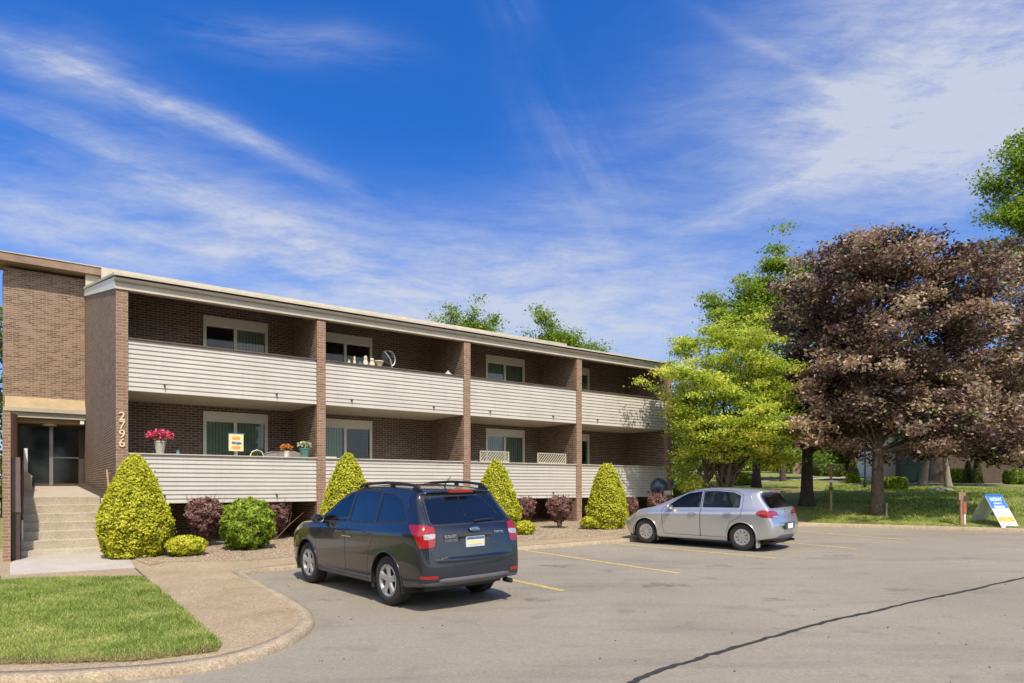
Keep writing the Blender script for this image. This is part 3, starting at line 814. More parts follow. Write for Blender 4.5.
# sliding windows
def slider(s0, s1, z0, z1, blinds, k):
    fr = MB(); d0, d1 = DB-.03, DB+.12
    hd = .25; w_ = .085
    fr.box(s0, s1, d0, d1, z1-hd, z1)                       # header
    fr.box(s0, s0+w_, d0, d1, z0, z1-hd); fr.box(s1-w_, s1, d0, d1, z0, z1-hd)
    fr.box(s0+w_, s1-w_, d0, d1, z0, z0+.06)
    mid = (s0+s1)/2-.02
    fr.box(mid-.045, mid+.045, d0+.03, d1-.01, z0+.06, z1-hd)
    fr.box(s0+w_, s1-w_, d0+.03, d1-.01, z1-hd-.035, z1-hd)
    f = fr.build('window', M['white_frame'], blk, bevel=.004)
    og = ORG[blk.name]
    for a, b_ in ((s0+w_, mid-.045), (mid+.045, s1-w_)):
        pn = MB(); pn.box(a, b_, DB+.03, DB+.036, z0+.06, z1-hd-.035); pn.build('pane', M['pane'], f, org=og)
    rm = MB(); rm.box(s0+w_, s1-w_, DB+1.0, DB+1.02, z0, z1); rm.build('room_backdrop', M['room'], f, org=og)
    if blinds:
        bl = MB()
        lo, hi = {1: (mid+.05, s1-w_), 2: (s0+w_, s1-w_), 3: (s0+w_, mid-.05)}[blinds]
        s_ = lo
        while s_ < hi-.03:
            bl.add([(s_, DB+.075, z0+.07), (s_+.085, DB+.10, z0+.07), (s_+.085, DB+.10, z1-hd-.03), (s_, DB+.075, z1-hd-.03)], [(0, 1, 2, 3)]); s_ += .088
        bl.build('blinds', M['blind'], f, org=og)
for n_, w_ in enumerate(wins):
    slider(w_[2]+.002, w_[3]-.002, w_[4], w_[5]-.002, {0: 2, 1: 1, 2: 3, 3: 0, 4: 2, 5: 2, 6: 3, 7: 2}[n_], n_)

# ---- main block set back, with the entrance
mb = MB()
# wall over the entrance and to the left; opening for the doors
wall_with_holes(mb, -.68, POST[0]-.001, DM, DM+.3, 2.3, 7.45, [])
mb.box(-.68, -.28, DM, DM+.3, BASE-.5, 2.3)
mb.build('entrance_wall', M['brick_entry'], blk)
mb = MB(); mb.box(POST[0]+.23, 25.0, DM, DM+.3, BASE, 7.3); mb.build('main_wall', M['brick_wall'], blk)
mb = MB(); mb.box(-.70, -.60, DM+.3, DM+12, BASE-.5, 7.3); mb.build('gable_wall', M['brick_wall'], blk)
# brown fascia and cream fascia along one line
BT = 7.86
mb = MB(); mb.box(-1.6, 2.13, DM-.5, DM+.9, BT-.30, BT-.03); mb.build('brown_fascia', M['brown_fascia'], blk)
mb = MB(); mb.box(-1.6, 2.13, DM-.53, DM+.95, BT-.03, BT); mb.build('drip_edge', M['roof'], blk)
mb = MB(); mb.box(2.135, 24.1, DM-.5, DM+.9, BT-.62, BT); mb.build('cream_fascia', M['roof'], blk)
mb = MB(); mb.box(-.6, 24.0, DM+.9, DM+12, BT-.6, BT-.1); mb.build('flat_roof', M['roof'], blk)
mb = MB(); mb.box(POST[0]-.0, 2.13, DM-.35, DM-.005, 7.10, BT-.31); mb.build('return_board', M['cream'], blk)
# sloped sill and canopy ledge above the doors
mb = MB(); mb.prism([(DM-.5, 2.66), (DM-.003, 3.08), (DM-.003, 2.66)], 'x', -.62, POST[0]-.003); mb.build('sloped_sill', M['tan_sill'], blk)
mb = MB(); mb.box(-.66, POST[0]-.003, DM-.55, DM-.003, 2.53, 2.655); mb.box(-.60, POST[0]-.003, DM-.45, DM-.003, 2.34, 2.527); mb.build('canopy_ledge', M['cream'], blk)
mb = MB(); mb.box(-.28, POST[0]-.003, DM-.2, DM+.55, 2.19, 2.335); mb.build('door_soffit', M['tan_sill'], blk)
# doors
drs = MB(); dd = DM+.5
for a, b_ in ((-.27, -.2), (.62, .74), (1.50, 1.66)): drs.box(a, b_, dd-.05, dd+.05, 0, 2.19)
drs.box(-.2, .62, dd-.04, dd+.04, 2.1, 2.19); drs.box(.74, 1.5, dd-.04, dd+.04, 2.1, 2.19)
drs.box(-.2, .62, dd-.04, dd+.04, 0, .09); drs.box(.74, 1.5, dd-.04, dd+.04, 0, .09)
frame = drs.build('door_frame', M['darkbrown'], blk)
og = ORG[blk.name]
mb = MB(); mb.box(.625, .735, dd-.08, dd-.052, .02, 2.12); mb.build('door_mullion', M['alu'], frame, org=og)
for a, b_ in ((-.2, .62), (.74, 1.5)):
    mb = MB(); mb.box(a, b_, dd-.006, dd+.006, .09, 2.1); dp = mb.build('door', M['pane_door'], blk)
    mb = MB(); mb.box(a+.0, b_-.0, dd-.06, dd-.035, 1.0, 1.045)
    if a > 0: mb.build('push_bar', M['alu'], dp, org=og)
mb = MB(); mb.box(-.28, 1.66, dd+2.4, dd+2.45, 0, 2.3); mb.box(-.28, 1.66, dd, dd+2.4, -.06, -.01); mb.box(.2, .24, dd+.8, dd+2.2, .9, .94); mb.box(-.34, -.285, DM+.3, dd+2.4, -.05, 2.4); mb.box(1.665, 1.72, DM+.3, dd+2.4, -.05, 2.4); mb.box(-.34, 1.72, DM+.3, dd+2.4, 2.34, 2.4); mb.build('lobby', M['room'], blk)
mb = MB(); mb.lathe([(.001, 0), (.2, .0), (.22, .03), (.2, .06), (.001, .06)], (.62, DM-.0, 2.12), n=18); mb.build('ceiling_lamp', M['brass'], blk, smooth=True)
mb = MB(); mb.box(1.50, 1.62, DM-.42, DM-.25, 2.19, 2.33); mb.build('security_light', M['white'], blk)

# ---- entrance steps and ramp
st = frame_empty('entrance_steps', -.12, DF-.1, BASE)
tag(st, 'flight of seven tan concrete steps climbing to the glass entrance doors', 'steps')
S0, S1, TR = -.12, 1.47, .285
n0 = 7; z_top = -.27; z_bot = BASE+.015; ris = (z_top-z_bot)/n0; d0 = DF-.1
pts = [(d0, BASE-.4), (d0, z_bot)]
for k in range(n0):
    pts += [(d0+k*TR, z_bot+(k+1)*ris-.012), (d0+k*TR-.012, z_bot+(k+1)*ris)]
    if k < n0-1: pts += [(d0+(k+1)*TR, z_bot+(k+1)*ris)]
pts = [(d0, BASE-.4)]
for k in range(n0):
    pts += [(d0+k*TR+.022, z_bot+k*ris), (d0+k*TR, z_bot+(k+1)*ris-.004)]
    if k == 0: pts[1] = (d0, z_bot)
    pts += [(d0+k*TR+.012, z_bot+(k+1)*ris)]
dl = d0+(n0-1)*TR
pts += [(DM+.5, 0.0), (DM+.5, BASE-.4)]
mb = MB(); mb.prism(pts, 'x', S0, S1); mb.build('flight', M['steps'], st)
mb = MB(); mb.prism([(dl-.2, BASE-.4), (dl-.2, z_top-.02), (dl+.2, z_top+.05), (DM-.003, .10), (DM-.003, BASE-.4)], 'x', S1+.003, POST[0]-.003); mb.build('side_kerb', M['darkbrown'], st)
mb = MB(); mb.prism([(d0-.02, BASE-.4), (d0-.02, BASE+.16), (d0+.25, BASE+.25), (dl-.2, z_top-.03), (dl-.2, BASE-.4)], 'x', S1+.003, S1+.15); mb.build('side_kerb', M['steps'], st)

# ---- low brick wall to the left of the steps
lw = frame_empty('brick_wall', -.42, 17.2, BASE); tag(lw, 'narrow warm brown brick wall at the left edge of the entrance steps', 'wall')
mb = MB(); mb.prism([(17.2, BASE-.5), (DM-.003, BASE-.5), (DM-.003, 2.45), (17.2, 1.53)], 'x', -.42, -.285); mb.build('brickwork', M['brick_pier'], lw)
gp = frame_empty('guard_panel', -.28, 17.5, BASE); tag(gp, 'tall mauve-brown metal panel standing at the left foot of the steps', 'panel')
mb = MB(); mb.box(-.28, -.125, 17.45, 17.9, -.56, .60); mb.build('upper_panel', M['mauve'], gp, bevel=.01)
mb = MB(); mb.box(-.275, -.13, 17.47, 18.6, BASE-.3, -.565); mb.build('lower_panel', M['darkbrown'], gp)
hr = frame_empty('handrail', -.1, 18.2, -1.2); tag(hr, 'thin brown handrail rising along the left side of the steps', 'handrail')
mb = MB(); mb.tube([(-.10, 18.3, -.75), (-.10, 18.35, .05), (-.10, 20.2, .62), (-.10, 20.25, .35), (-.10, 20.25, -.25)], .022, 8); mb.build('rail', M['darkbrown'], hr, smooth=True)
mb = MB(); mb.tube([(-.10, 18.32, -1.3), (-.10, 18.32, -.74)], .018, 8); mb.build('baluster', M['white'], hr)
np_ = frame_empty('newel_post', -.1, 24, -.15); tag(np_, 'pale post on a square base at the left of the ramp by the doors', 'post')
mb = MB(); mb.box(-.17, .10, 24.0, 24.3, -.2, .28); mb.prism([(-.19, .28), (.12, .28), (-.0, .40), (-.07, .40)], 'y', 24, 24.3); mb.build('base', M['cream'], np_, bevel=.01)
mb = MB(); mb.box(-.10, -.0, 24.1, 24.2, .40, 1.1); mb.build('shaft', M['white'], np_, bevel=.01)
rh = frame_empty('wall_handrail', 1.6, 18.6, -.2); tag(rh, 'short pale brown grab rail slanting down the right wall of the entrance court', 'handrail')
mb = MB(); mb.tube([(1.59, 19.3, .40), (1.59, 18.5, -.35)], .025, 8); mb.tube([(1.59, 19.2, .31), (1.66, 19.2, .31)], .015, 6); mb.tube([(1.59, 18.7, -.16), (1.66, 18.7, -.16)], .015, 6); mb.build('rail', M['wood'], rh, smooth=True)

# ---------------------------------------------------------------- things on the balconies
def col_s(px, d):
    t = (px-512)/FPX; return d*(.5881+.8088*t)/(.8088-.5881*t)
def leafball(name, c, r, n, size, mat, parent, flat=.8, org=None, up=0.3):
    u = unit(rng.normal(size=(n, 3))); rad = rng.uniform(.6, 1, (n, 1))
    C = np.array(c)+u*rad*np.array(r)
    a = unit(rng.normal(size=(n, 3))+u*.8+np.array([0, 0, up])); b_ = unit(np.cross(a, rng.normal(size=(n, 3))))
    sz = rng.uniform(.7, 1.3, (n, 1))*size
    return leaf_cloud(name, C, a*sz, b_*sz*.55, rng.random(n), mat, parent, org=org)
M['pink_petal'] = leaf_mat('pink_petals', [(0, (.5, .02, .08)), (.5, (.75, .06, .16)), (1, (.85, .3, .38))], .2)
M['orange_petal'] = leaf_mat('orange_petals', [(0, (.25, .2, .02)), (.4, (.75, .2, .03)), (.7, (.8, .35, .1)), (1, (.6, .55, .1))], .2)
M['white_petal'] = leaf_mat('white_petals', [(0, (.15, .25, .08)), (.4, (.5, .55, .35)), (1, (.8, .75, .65))], .2)
M['green_leaf'] = leaf_mat('potted_leaves', [(0, (.03, .07, .015)), (1, (.12, .2, .05))], .3)
M['stoneware'] = simple('speckled_stoneware', (.46, .45, .38), .6, var=.35, scale=40)
M['teal_pot'] = simple('teal_glazed_pot', (.10, .25, .24), .35, var=.2)
RT = .79
def potted(px, z, r, h, potmat, petal, label, spread, ph, d=DF+.08, taper=.65, n=260):
    s = col_s(px, d); t = frame_empty('flower_pot', s, d, z); tag(t, label, 'flower pot')
    mb = MB(); mb.lathe([(.001, 0), (r*taper, 0), (r, h*.9), (r*1.06, h*.9), (r*1.06, h), (r*.9, h), (r*.85, h*.9), (.001, h*.88)], (s, d, z), n=20); mb.build('pot', potmat, t, smooth=True)
    og = ORG[t.name]
    leafball('leaves', (s, d, z+h+ph*.2), (spread*.8, spread*.6, ph*.35), n//3, .04, M['green_leaf'], t, org=og)
    leafball('flowers', (s, d, z+h+ph*.45), (spread, spread*.6, ph*.5), n, .035, petal, t, org=og)
potted(160, RT, .13, .30, M['stoneware'], M['pink_petal'], 'speckled grey stoneware pot of bright pink flowers on the lower left balcony rail', .33, .30, n=420)
potted(286.5, RT, .085, .15, M['white'], M['orange_petal'], 'small white pot of orange and yellow flowers on the lower balcony rail', .17, .2)
potted(304.5, RT, .14, .24, M['teal_pot'], M['white_petal'], 'teal green pot of pale cream blooms at the right end of the lower balcony rail', .2, .2)
# sunny picture board
s = col_s(236.5, DF+.06); t = frame_empty('picture_board', s, DF+.06, RT); tag(t, 'small cream picture board with orange and blue shapes on the lower balcony rail', 'picture')
M['pic_y'] = simple('picture_cream', (.75, .68, .38), .6); M['pic_o'] = simple('picture_orange', (.75, .33, .12), .6, var=.3, scale=20); M['pic_b'] = simple('picture_blue', (.06, .16, .3), .6, var=.3, scale=20)
mb = MB(); mb.box(s-.19, s+.17, DF+.05, DF+.07, RT+.11, RT+.55); mb.build('board', M['pic_y'], t)
mb = MB(); mb.box(s-.03, s+.03, DF+.055, DF+.065, RT, RT+.11); mb.build('stake', M['alu'], t)
mb = MB(); mb.box(s-.20, s+.20, DF+.045, DF+.075, RT+.55, RT+.57); mb.build('top_edge', M['pic_b'], t)
for a_, z_, r_, m_, n_ in ((-.01, .44, (.11, .004, .05), 'pic_o', 'orange_shape'), (-.01, .2, (.12, .004, .05), 'pic_o', 'orange_shape'), (-.07, .32, (.06, .005, .035), 'pic_b', 'blue_shape'), (.05, .31, (.08, .005, .035), 'pic_b', 'blue_shape')):
    mb = MB(); mb.blob((s+a_, DF+.049, RT+z_), r_); mb.build(n_, M[m_], t)
# small things
s = col_s(257, DF+.1); t = frame_empty('garden_dome', s, DF+.1, RT); tag(t, 'small green leafy dome ornament on the lower balcony rail beside the picture board', 'ornament')
og = ORG[t.name]; leafball('leaves', (s, DF+.1, RT+.03), (.15, .1, .12), 200, .03, M['green_leaf'], t, org=og)
mb = MB(); mb.tube([(s-.17, DF+.1, RT), (s-.12, DF+.1, RT+.11), (s, DF+.1, RT+.16), (s+.12, DF+.1, RT+.11), (s+.17, DF+.1, RT)], .014, 6); mb.build('hoop', M['white_frame'], t, smooth=True)
s = col_s(276, DF+.5); t = frame_empty('folding_chair', s, DF+.5, -.26); tag(t, 'grey draped chair back behind the orange and cream flower pots', 'chair')
mb = MB(); mb.prism([(s-.35, .2), (s-.32, .86), (s-.1, .93), (s+.5, .95), (s+.85, .88), (s+.9, .2)], 'y', DF+.5, DF+.62); mb.build('backrest', M['grey_cloth'] if 'grey_cloth' in M else simple('grey_draped_cloth', (.30, .27, .26), .9, var=.2), t, bevel=.03)
for q in (-.3, .8):
    mb = MB(); mb.box(s+q, s+q+.05, DF+.55, DF+.6, -.26, .2); mb.build('leg', M['alu'], t)
s = col_s(178, DF+.08); t = frame_empty('small_figurine', s, DF+.08, RT); tag(t, 'tiny blue-grey figurine on the rail right of the pink flowers', 'figurine')
mb = MB(); mb.lathe([(.001, 0), (.05, 0), (.035, .05), (.04, .08), (.001, .1)], (s, DF+.08, RT), n=12); mb.build('figure', M['teal_pot'], t, smooth=True)
# upper balcony, second bay: figurines, planter and hoop ornament
RU = 3.50
M['ivory'] = simple('ivory_ceramic', (.62, .55, .42), .5, var=.15)
fig = [(349, .05, .12, 'ivory', 'low ivory ornament'), (354.5, .05, .27, 'ivory', 'slim ivory mushroom ornament'), (360, .06, .10, 'green_leaf', 'small green potted sprig'), (365.5, .09, .34, 'ivory', 'tall ivory figurine'), (372, .10, .28, 'ivory', 'round-bodied cream figurine')]
for px, r, h, mk, nm in fig:
    r *= .85; h *= .8
    s = col_s(px, DF+.07); t = frame_empty('figurine', s, DF+.07, RU); tag(t, nm+' on the upper balcony rail beside the dark open window', 'figurine', 'ornaments on the upper balcony rail')
    mb = MB(); mb.lathe([(.001, 0), (r, 0), (r*1.05, h*.25), (r*.55, h*.55), (r*.75, h*.75), (r*.5, h*.95), (.001, h)], (s, DF+.07, RU), n=14); mb.build('figure', M[mk] if mk != 'green_leaf' else M['teal_pot'], t, smooth=True)
s = col_s(379, DF+.08); t = frame_empty('planter_bowl', s, DF+.08, RU); tag(t, 'shallow cream bowl on the upper balcony rail between figurines and hoop', 'bowl')
mb = MB(); mb.lathe([(.001, 0), (.07, 0), (.13, .13), (.15, .14), (.14, .16), (.11, .14), (.001, .1)], (s, DF+.08, RU), n=18); mb.build('bowl', M['ivory'], t, smooth=True)
s = col_s(389.5, DF+.08); t = frame_empty('hoop_ornament', s, DF+.08, RU); tag(t, 'black and white hoop ornament on the second upper balcony rail', 'ornament')
c0 = Vector((s, DF+.08, RU+.30))
mb = MB(); mb.tube([c0+Vector((.15*math.cos(a)+.03, .02*math.sin(a*2), .22*math.sin(a)-.03)) for a in [R(q) for q in range(-70, 120, 12)]], .018, 6); mb.build('white_arc', M['alu'], t, smooth=True)
mb = MB(); mb.tube([c0+Vector((.15*math.cos(a)-.05, .03, .18*math.sin(a)+.0)) for a in [R(q) for q in range(0, 360, 15)]], .05, 6); mb.blob((s-.05, DF+.12, RU+.3), (.13, .03, .16)); mb.build('black_arc', M['black'], t, smooth=True)
mb = MB(); mb.tube([c0+Vector((-.16, 0, .16)), c0+Vector((.02, 0, -.05)), c0+Vector((.08, 0, -.3))], .03, 6); mb.build('stem', M['alu'], t, smooth=True)
s = col_s(448, DF+.25); t = frame_empty('folded_parasol', s, DF+.25, 2.5); tag(t, 'white cloth peak showing over the upper balcony rail near the brick pier', 'parasol')
mb = MB(); mb.lathe([(.24, 0), (.2, .06), (.1, .2), (.02, .28), (.001, .3)], (s, DF+.25, 3.36), n=10); mb.build('canopy', M['cream'], t)
mb = MB(); mb.tube([(s, DF+.25, 2.42), (s, DF+.25, 3.5)], .02, 8); mb.build('pole', M['alu'], t)
# lower balcony, third bay: lattice panels and chair
for k, (pa, pb) in enumerate(((480, 509), (537.5, 566))):
    a, b_ = col_s(pa, DF+.1), col_s(pb, DF+.1); t = frame_empty('lattice_panel', (a+b_)/2, DF+.1, RT)
    tag(t, ('cream wooden lattice panel on the lower rail in front of the sliding window', 'cream wooden lattice panel on the lower rail against the brown brick wall')[k], 'lattice', 'lattice panels on the lower balcony rail')
    z0, z1 = RT+.0, RT+.36
    mb = MB(); mb.box(a, b_, DF+.09, DF+.12, z0, z0+.035); mb.box(a, b_, DF+.09, DF+.12, z1-.035, z1); mb.box(a, a+.035, DF+.088, DF+.122, z0, z1); mb.box(b_-.035, b_, DF+.088, DF+.122, z0, z1)
    mb.build('frame', M['cream'], t)
    mb = MB(); q = a-.25
    while q < b_:
        p0 = Vector((q, DF+.1, z0)); p1 = Vector((q+.32, DF+.1, z1))
        if p0.x < a: f_ = (a-p0.x)/.32; p0 = p0.lerp(p1, f_) if f_ < 1 else p0
        if p1.x > b_: f_ = (b_-q)/.32; p1 = Vector((q, DF+.1, z0)).lerp(p1, f_)
        if q+.32 > a+.03:
            dx = .022; mb.add([p0-Vector((dx, 0, 0)), p0+Vector((dx, 0, 0)), p1+Vector((dx, 0, 0)), p1-Vector((dx, 0, 0)), p0+Vector((-dx, .014, 0)), p0+Vector((dx, .014, 0)), p1+Vector((dx, .014, 0)), p1+Vector((-dx, .014, 0))], [(0, 1, 2, 3), (7, 6, 5, 4), (0, 4, 5, 1), (2, 6, 7, 3), (1, 5, 6, 2), (3, 7, 4, 0)])
        q += .105
    mb.build('slats', M['cream'], t)
def chair(px, d, z, label, grp=None):
    s = col_s(px, d); t = frame_empty('patio_chair', s, d, z); tag(t, label, 'chair')
    mb = MB(); mb.box(s-.24, s+.24, d-.22, d+.24, z+.42, z+.46); mb.build('seat', M['white'], t, bevel=.01)
    mb = MB()
    for q in range(5): mb.box(s-.22+q*.095, s-.17+q*.095, d+.22, d+.25, z+.5, z+1.08)
    mb.box(s-.25, s+.25, d+.21, d+.26, z+1.06, z+1.12); mb.build('backrest', M['white'], t)
    for a in (-.22, .22):
        for b_ in (-.2, .22):
            mb = MB(); mb.box(s+a-.018, s+a+.018, d+b_-.018, d+b_+.018, z, z+.42); mb.build('leg', M['white'], t)
chair(475, DF+.75, -.26, 'white slatted chair behind the lower railing beside the left lattice panel')
chair(331, DF+.7, -.26, 'white slatted chair on the lower balcony behind the second brick pier')
# ---------------------------------------------------------------- cars
def sdf_poly(P, poly, rnd=0.0):
    """signed distance of 2D points (n,2) to polygon, negative inside"""
    poly = np.array(poly, float); n = len(poly); d = np.full(len(P), 1e9); ins = np.zeros(len(P), bool)
    for i in range(n):
        a = poly[i]; b = poly[(i+1) % n]; e = b-a; w_ = P-a
        t = np.clip((w_@e)/max(e@e, 1e-12), 0, 1); d = np.minimum(d, np.linalg.norm(w_-t[:, None]*e, axis=1))
        c = ((a[1] > P[:, 1]) != (b[1] > P[:, 1])) & (P[:, 0] < (b[0]-a[0])*(P[:, 1]-a[1])/((b[1]-a[1]) if b[1] != a[1] else 1e-12)+a[0])
        ins ^= c
    return np.where(ins, -d, d)-rnd
def cut(V, polys, f):
    """split polygons by the scalar field f: returns (V, inside, outside)"""
    V = np.asarray(V); val = f(V); val = np.where(np.abs(val) < 1e-7, 1e-7, val); neg = val < 0
    new = []; cache = {}; ins = []; outs = []; base = len(V)
    for p in polys:
        s = sum(1 for i in p if neg[i])
        if s == len(p): ins.append(p); continue
        if s == 0: outs.append(p); continue
        a_, b_ = [], []; n = len(p)
        for k in range(n):
            i, j = p[k], p[(k+1) % n]
            (a_ if neg[i] else b_).append(i)
            if neg[i] != neg[j]:
                key = (i, j) if i < j else (j, i)
                if key not in cache:
                    t = val[i]/(val[i]-val[j]); cache[key] = base+len(new); new.append(V[i]+(V[j]-V[i])*t)
                a_.append(cache[key]); b_.append(cache[key])
        if len(a_) > 2: ins.append(tuple(a_))
        if len(b_) > 2: outs.append(tuple(b_))
    V2 = np.vstack([V, np.array(new)]) if new else V
    return V2, ins, outs
def part_mesh(name, V, polys, mat, parent, inset=0.0, thick=0.0, smooth=True, mats=None, mi=None):
    used = sorted({i for p in polys for i in p}); mp = {u: k for k, u in enumerate(used)}
    me = bpy.data.meshes.new(name); me.from_pydata(V[used].tolist(), [], [tuple(mp[i] for i in p) for p in polys])
    for m in (mats or [mat]): me.materials.append(m)
    if mi is not None: me.polygons.foreach_set('material_index', mi)
    me.polygons.foreach_set('use_smooth', [smooth]*len(polys)); me.update()
    if inset:
        nr = np.zeros(len(used)*3); me.vertices.foreach_get('normal', nr); co = V[used]-nr.reshape(-1, 3)*inset
        me.vertices.foreach_set('co', co.ravel()); me.update()
    o = bpy.data.objects.new(name, me); COL.objects.link(o); o.parent = parent
    return o

def body_surface(C):
    """cage -> subdivided closed shell. C: dict of profile tables"""
    ip = lambda t, x: float(np.interp(x, [a for a, _ in t], [b for _, b in t]))
    rings = []
    def ring(xn, skew=0.0, off=0.0, side='r', ys=1.0):
        w_ = ip(C['half'], xn); zb = ip(C['belt'], xn); zs = ip(C['sill'], xn)
        def X(z):
            if skew == 0: return xn
            pr = ip(C['rear'], z)+off if side == 'r' else ip(C['front'], z)-off
            return (1-skew)*xn+skew*pr
        zr = ip(C['top'], xn)
        for _ in range(4): zr = ip(C['top'], X(zr))
        cr = ip(C['crown'], xn); zt = max(zr-cr, zb+.012)
        if zr < zt+.01: zt = zr-.012; zb = min(zb, zt-.01)
        wb = w_-C['shoulder']; lean = (wb-C['roofw'])/(C['roofz']-zb0(xn))
        L = lambda z: wb-max(0, z-zb)*lean
        z7 = zb+.82*(zt-zb); zf = zs+.02
        zm = zs+(zb-zs)*.45
        zA = zb+.16*(zt-zb); g = min(1, (zt-zb)/.25)
        p = [(0, zf), (w_*.86, zf), (w_*.965, zs), (w_*.985, zs+.07), (w_*.998, zm), (w_, zb-.15), (w_*.990, zb-.065), (wb+.008, zb-.014), (L(zA)-.002, zA+.004), (L(z7), z7), (L(zt)-.012-.02*(1-g), zt-.02*g), (L(zt)-.07, zt+.35*cr), (L(zt)*.52, zr-cr*.16), (0, zr)]
        rings.append([(X(z), y*ys, z) for y, z in p])
    zb0 = lambda x: ip(C['belt'], x)
    ring(C['xr']+.02, 1, -.012, 'r', 0.0); ring(C['xr']+.03, 1, .0, 'r', .5); ring(C['xr']+.05, 1, .022, 'r', .90); ring(C['xr']+.09, 1, .06, 'r', .975); ring(C['xr']+.16, 1, .13, 'r', .995)
    ring(C['xr']+.34, .9, .32, 'r', 1.0)
    for x in C['st']: ring(x)
    ring(C['xf']-.35, .7, .30, 'f', .985); ring(C['xf']-.2, 1, .13, 'f', .93); ring(C['xf']-.1, 1, .04, 'f', .76); ring(C['xf']-.06, 1, .0, 'f', .4); ring(C['xf']-.05, 1, -.008, 'f', 0.0)
    K = len(rings); Mn = len(rings[0]); bm = bmesh.new(); vv = {}
    for k in range(K):
        for j in range(Mn):
            for sgn in (1, -1):
                x, y, z = rings[k][j]
                vv[k, j, sgn] = bm.verts.new((x, y*sgn, z))
    for k in range(K-1):
        for j in range(Mn-1):
            a, b_, c, d = vv[k, j, 1], vv[k+1, j, 1], vv[k+1, j+1, 1], vv[k, j+1, 1]; bm.faces.new((a, b_, c, d)) if True else 0
            a, b_, c, d = vv[k, j, -1], vv[k, j+1, -1], vv[k+1, j+1, -1], vv[k+1, j, -1]; bm.faces.new((a, b_, c, d))
    bmesh.ops.remove_doubles(bm, verts=bm.verts[:], dist=.0015)
    bmesh.ops.recalc_face_normals(bm, faces=bm.faces[:])
    me = bpy.data.meshes.new('cage'); bm.to_mesh(me); bm.free()
    o = bpy.data.objects.new('cage', me); COL.objects.link(o)
    m = o.modifiers.new('s', 'SUBSURF'); m.levels = 3; m.render_levels = 3
    dg = bpy.context.evaluated_depsgraph_get(); dg.update()
    ev = o.evaluated_get(dg).to_mesh(); V = np.zeros(len(ev.vertices)*3); ev.vertices.foreach_get('co', V)
    polys = [tuple(p.vertices) for p in ev.polygons]; V = V.reshape(-1, 3).copy()
    o.evaluated_get(dg).to_mesh_clear(); bpy.data.objects.remove(o); bpy.data.meshes.remove(me)
    # make sure normals point outward: check top-most face
    p = max(polys, key=lambda q: V[q[0]][2]); n = np.cross(V[p[1]]-V[p[0]], V[p[2]]-V[p[0]])
    if n[2] < 0: polys = [q[::-1] for q in polys]
    return V, polys

def wheel(root, x, y, r, w_, style, side):
    """side +1: left; the outer face looks to +y*side"""
    wt = bpy.data.objects.new('wheel', None); COL.objects.link(wt); wt.parent = root; wt.location = (x, y, r)
    if side < 0: wt.rotation_euler = (0, 0, math.pi)
    h = w_/2; rr = r*(.645 if style == 'suv' else .60)
    mb = MB(); prof = [(rr, -h*.9), (rr+.02, -h), (r*.93, -h*.97), (r*.985, -h*.8), (r, -h*.45), (r, -.003), (r*.985, 0), (r, .003), (r, h*.45), (r*.985, h*.8), (r*.93, h*.97), (rr+.025, h), (rr+.005, h*.93), (rr, h*.85)]
    mb.lathe(prof, axis='y', n=48); mb.build('tyre', M['rubber'], wt, smooth='all', org=(0, 0, 0))
    mb = MB(); mb.lathe([(rr+.006, h*.88), (rr-.004, h*.97), (rr-.016, h*.95), (rr-.03, h*.55), (rr-.035, -h*.8)], axis='y', n=48)
    ri = mb.build('rim', M['rim'], wt, smooth='all', org=(0, 0, 0))
    mb = MB(); mb.lathe([(rr-.03, -h*.2), (.001, -h*.2)], axis='y', n=24); mb.lathe([(.12, -h*.1), (.12, h*.15), (.001, h*.15)], axis='y', n=20)
    mb.build('brake_disc', M['black'], wt, org=(0, 0, 0))
    mb = MB(); ns = 5 if style == 'suv' else 9
    for k in range(ns):
        a = 2*math.pi*k/ns+.3; ca, sa = math.cos(a), math.sin(a)
        if style == 'suv': prs = [(.035, h*.78, .055), (rr*.55, h*.80, .042), (rr-.02, h*.9, .072)]
        else: prs = [(.07, h*.86, .020), (rr*.6, h*.9, .024), (rr-.015, h*.93, .034)]
        subs = (0,) if style == 'suv' else (-.16, .16)
        for sb in subs:
            vs = []
            for (q, yy_, wd) in prs:
                aa = a+sb*(.6 if q > .1 else .9); ux, uz = math.cos(aa), math.sin(aa)
                for e_, dy in ((-1, -.012), (-.6, .01), (.6, .01), (1, -.012)):
                    vs.append((q*ux-wd*e_*uz, yy_+dy, q*uz+wd*e_*ux))
            fs = [(i*4+j, i*4+j+1, (i+1)*4+j+1, (i+1)*4+j) for i in range(2) for j in range(3)]
            mb.add(vs, fs)
    if style != 'suv': mb.lathe([(rr-.005, h*.95), (rr-.03, h*.97), (rr-.045, h*.88)], axis='y', n=40); mb.lathe([(.09, h*.86), (.07, h*.92), (.001, h*.94)], axis='y', n=24)
    mb.lathe([(.055, h*.78), (.045, h*.86), (.001, h*.87)], axis='y', n=20)
    mb.build('spokes', M['rim'], ri, smooth=True, org=(0, 0, 0))
    return wt

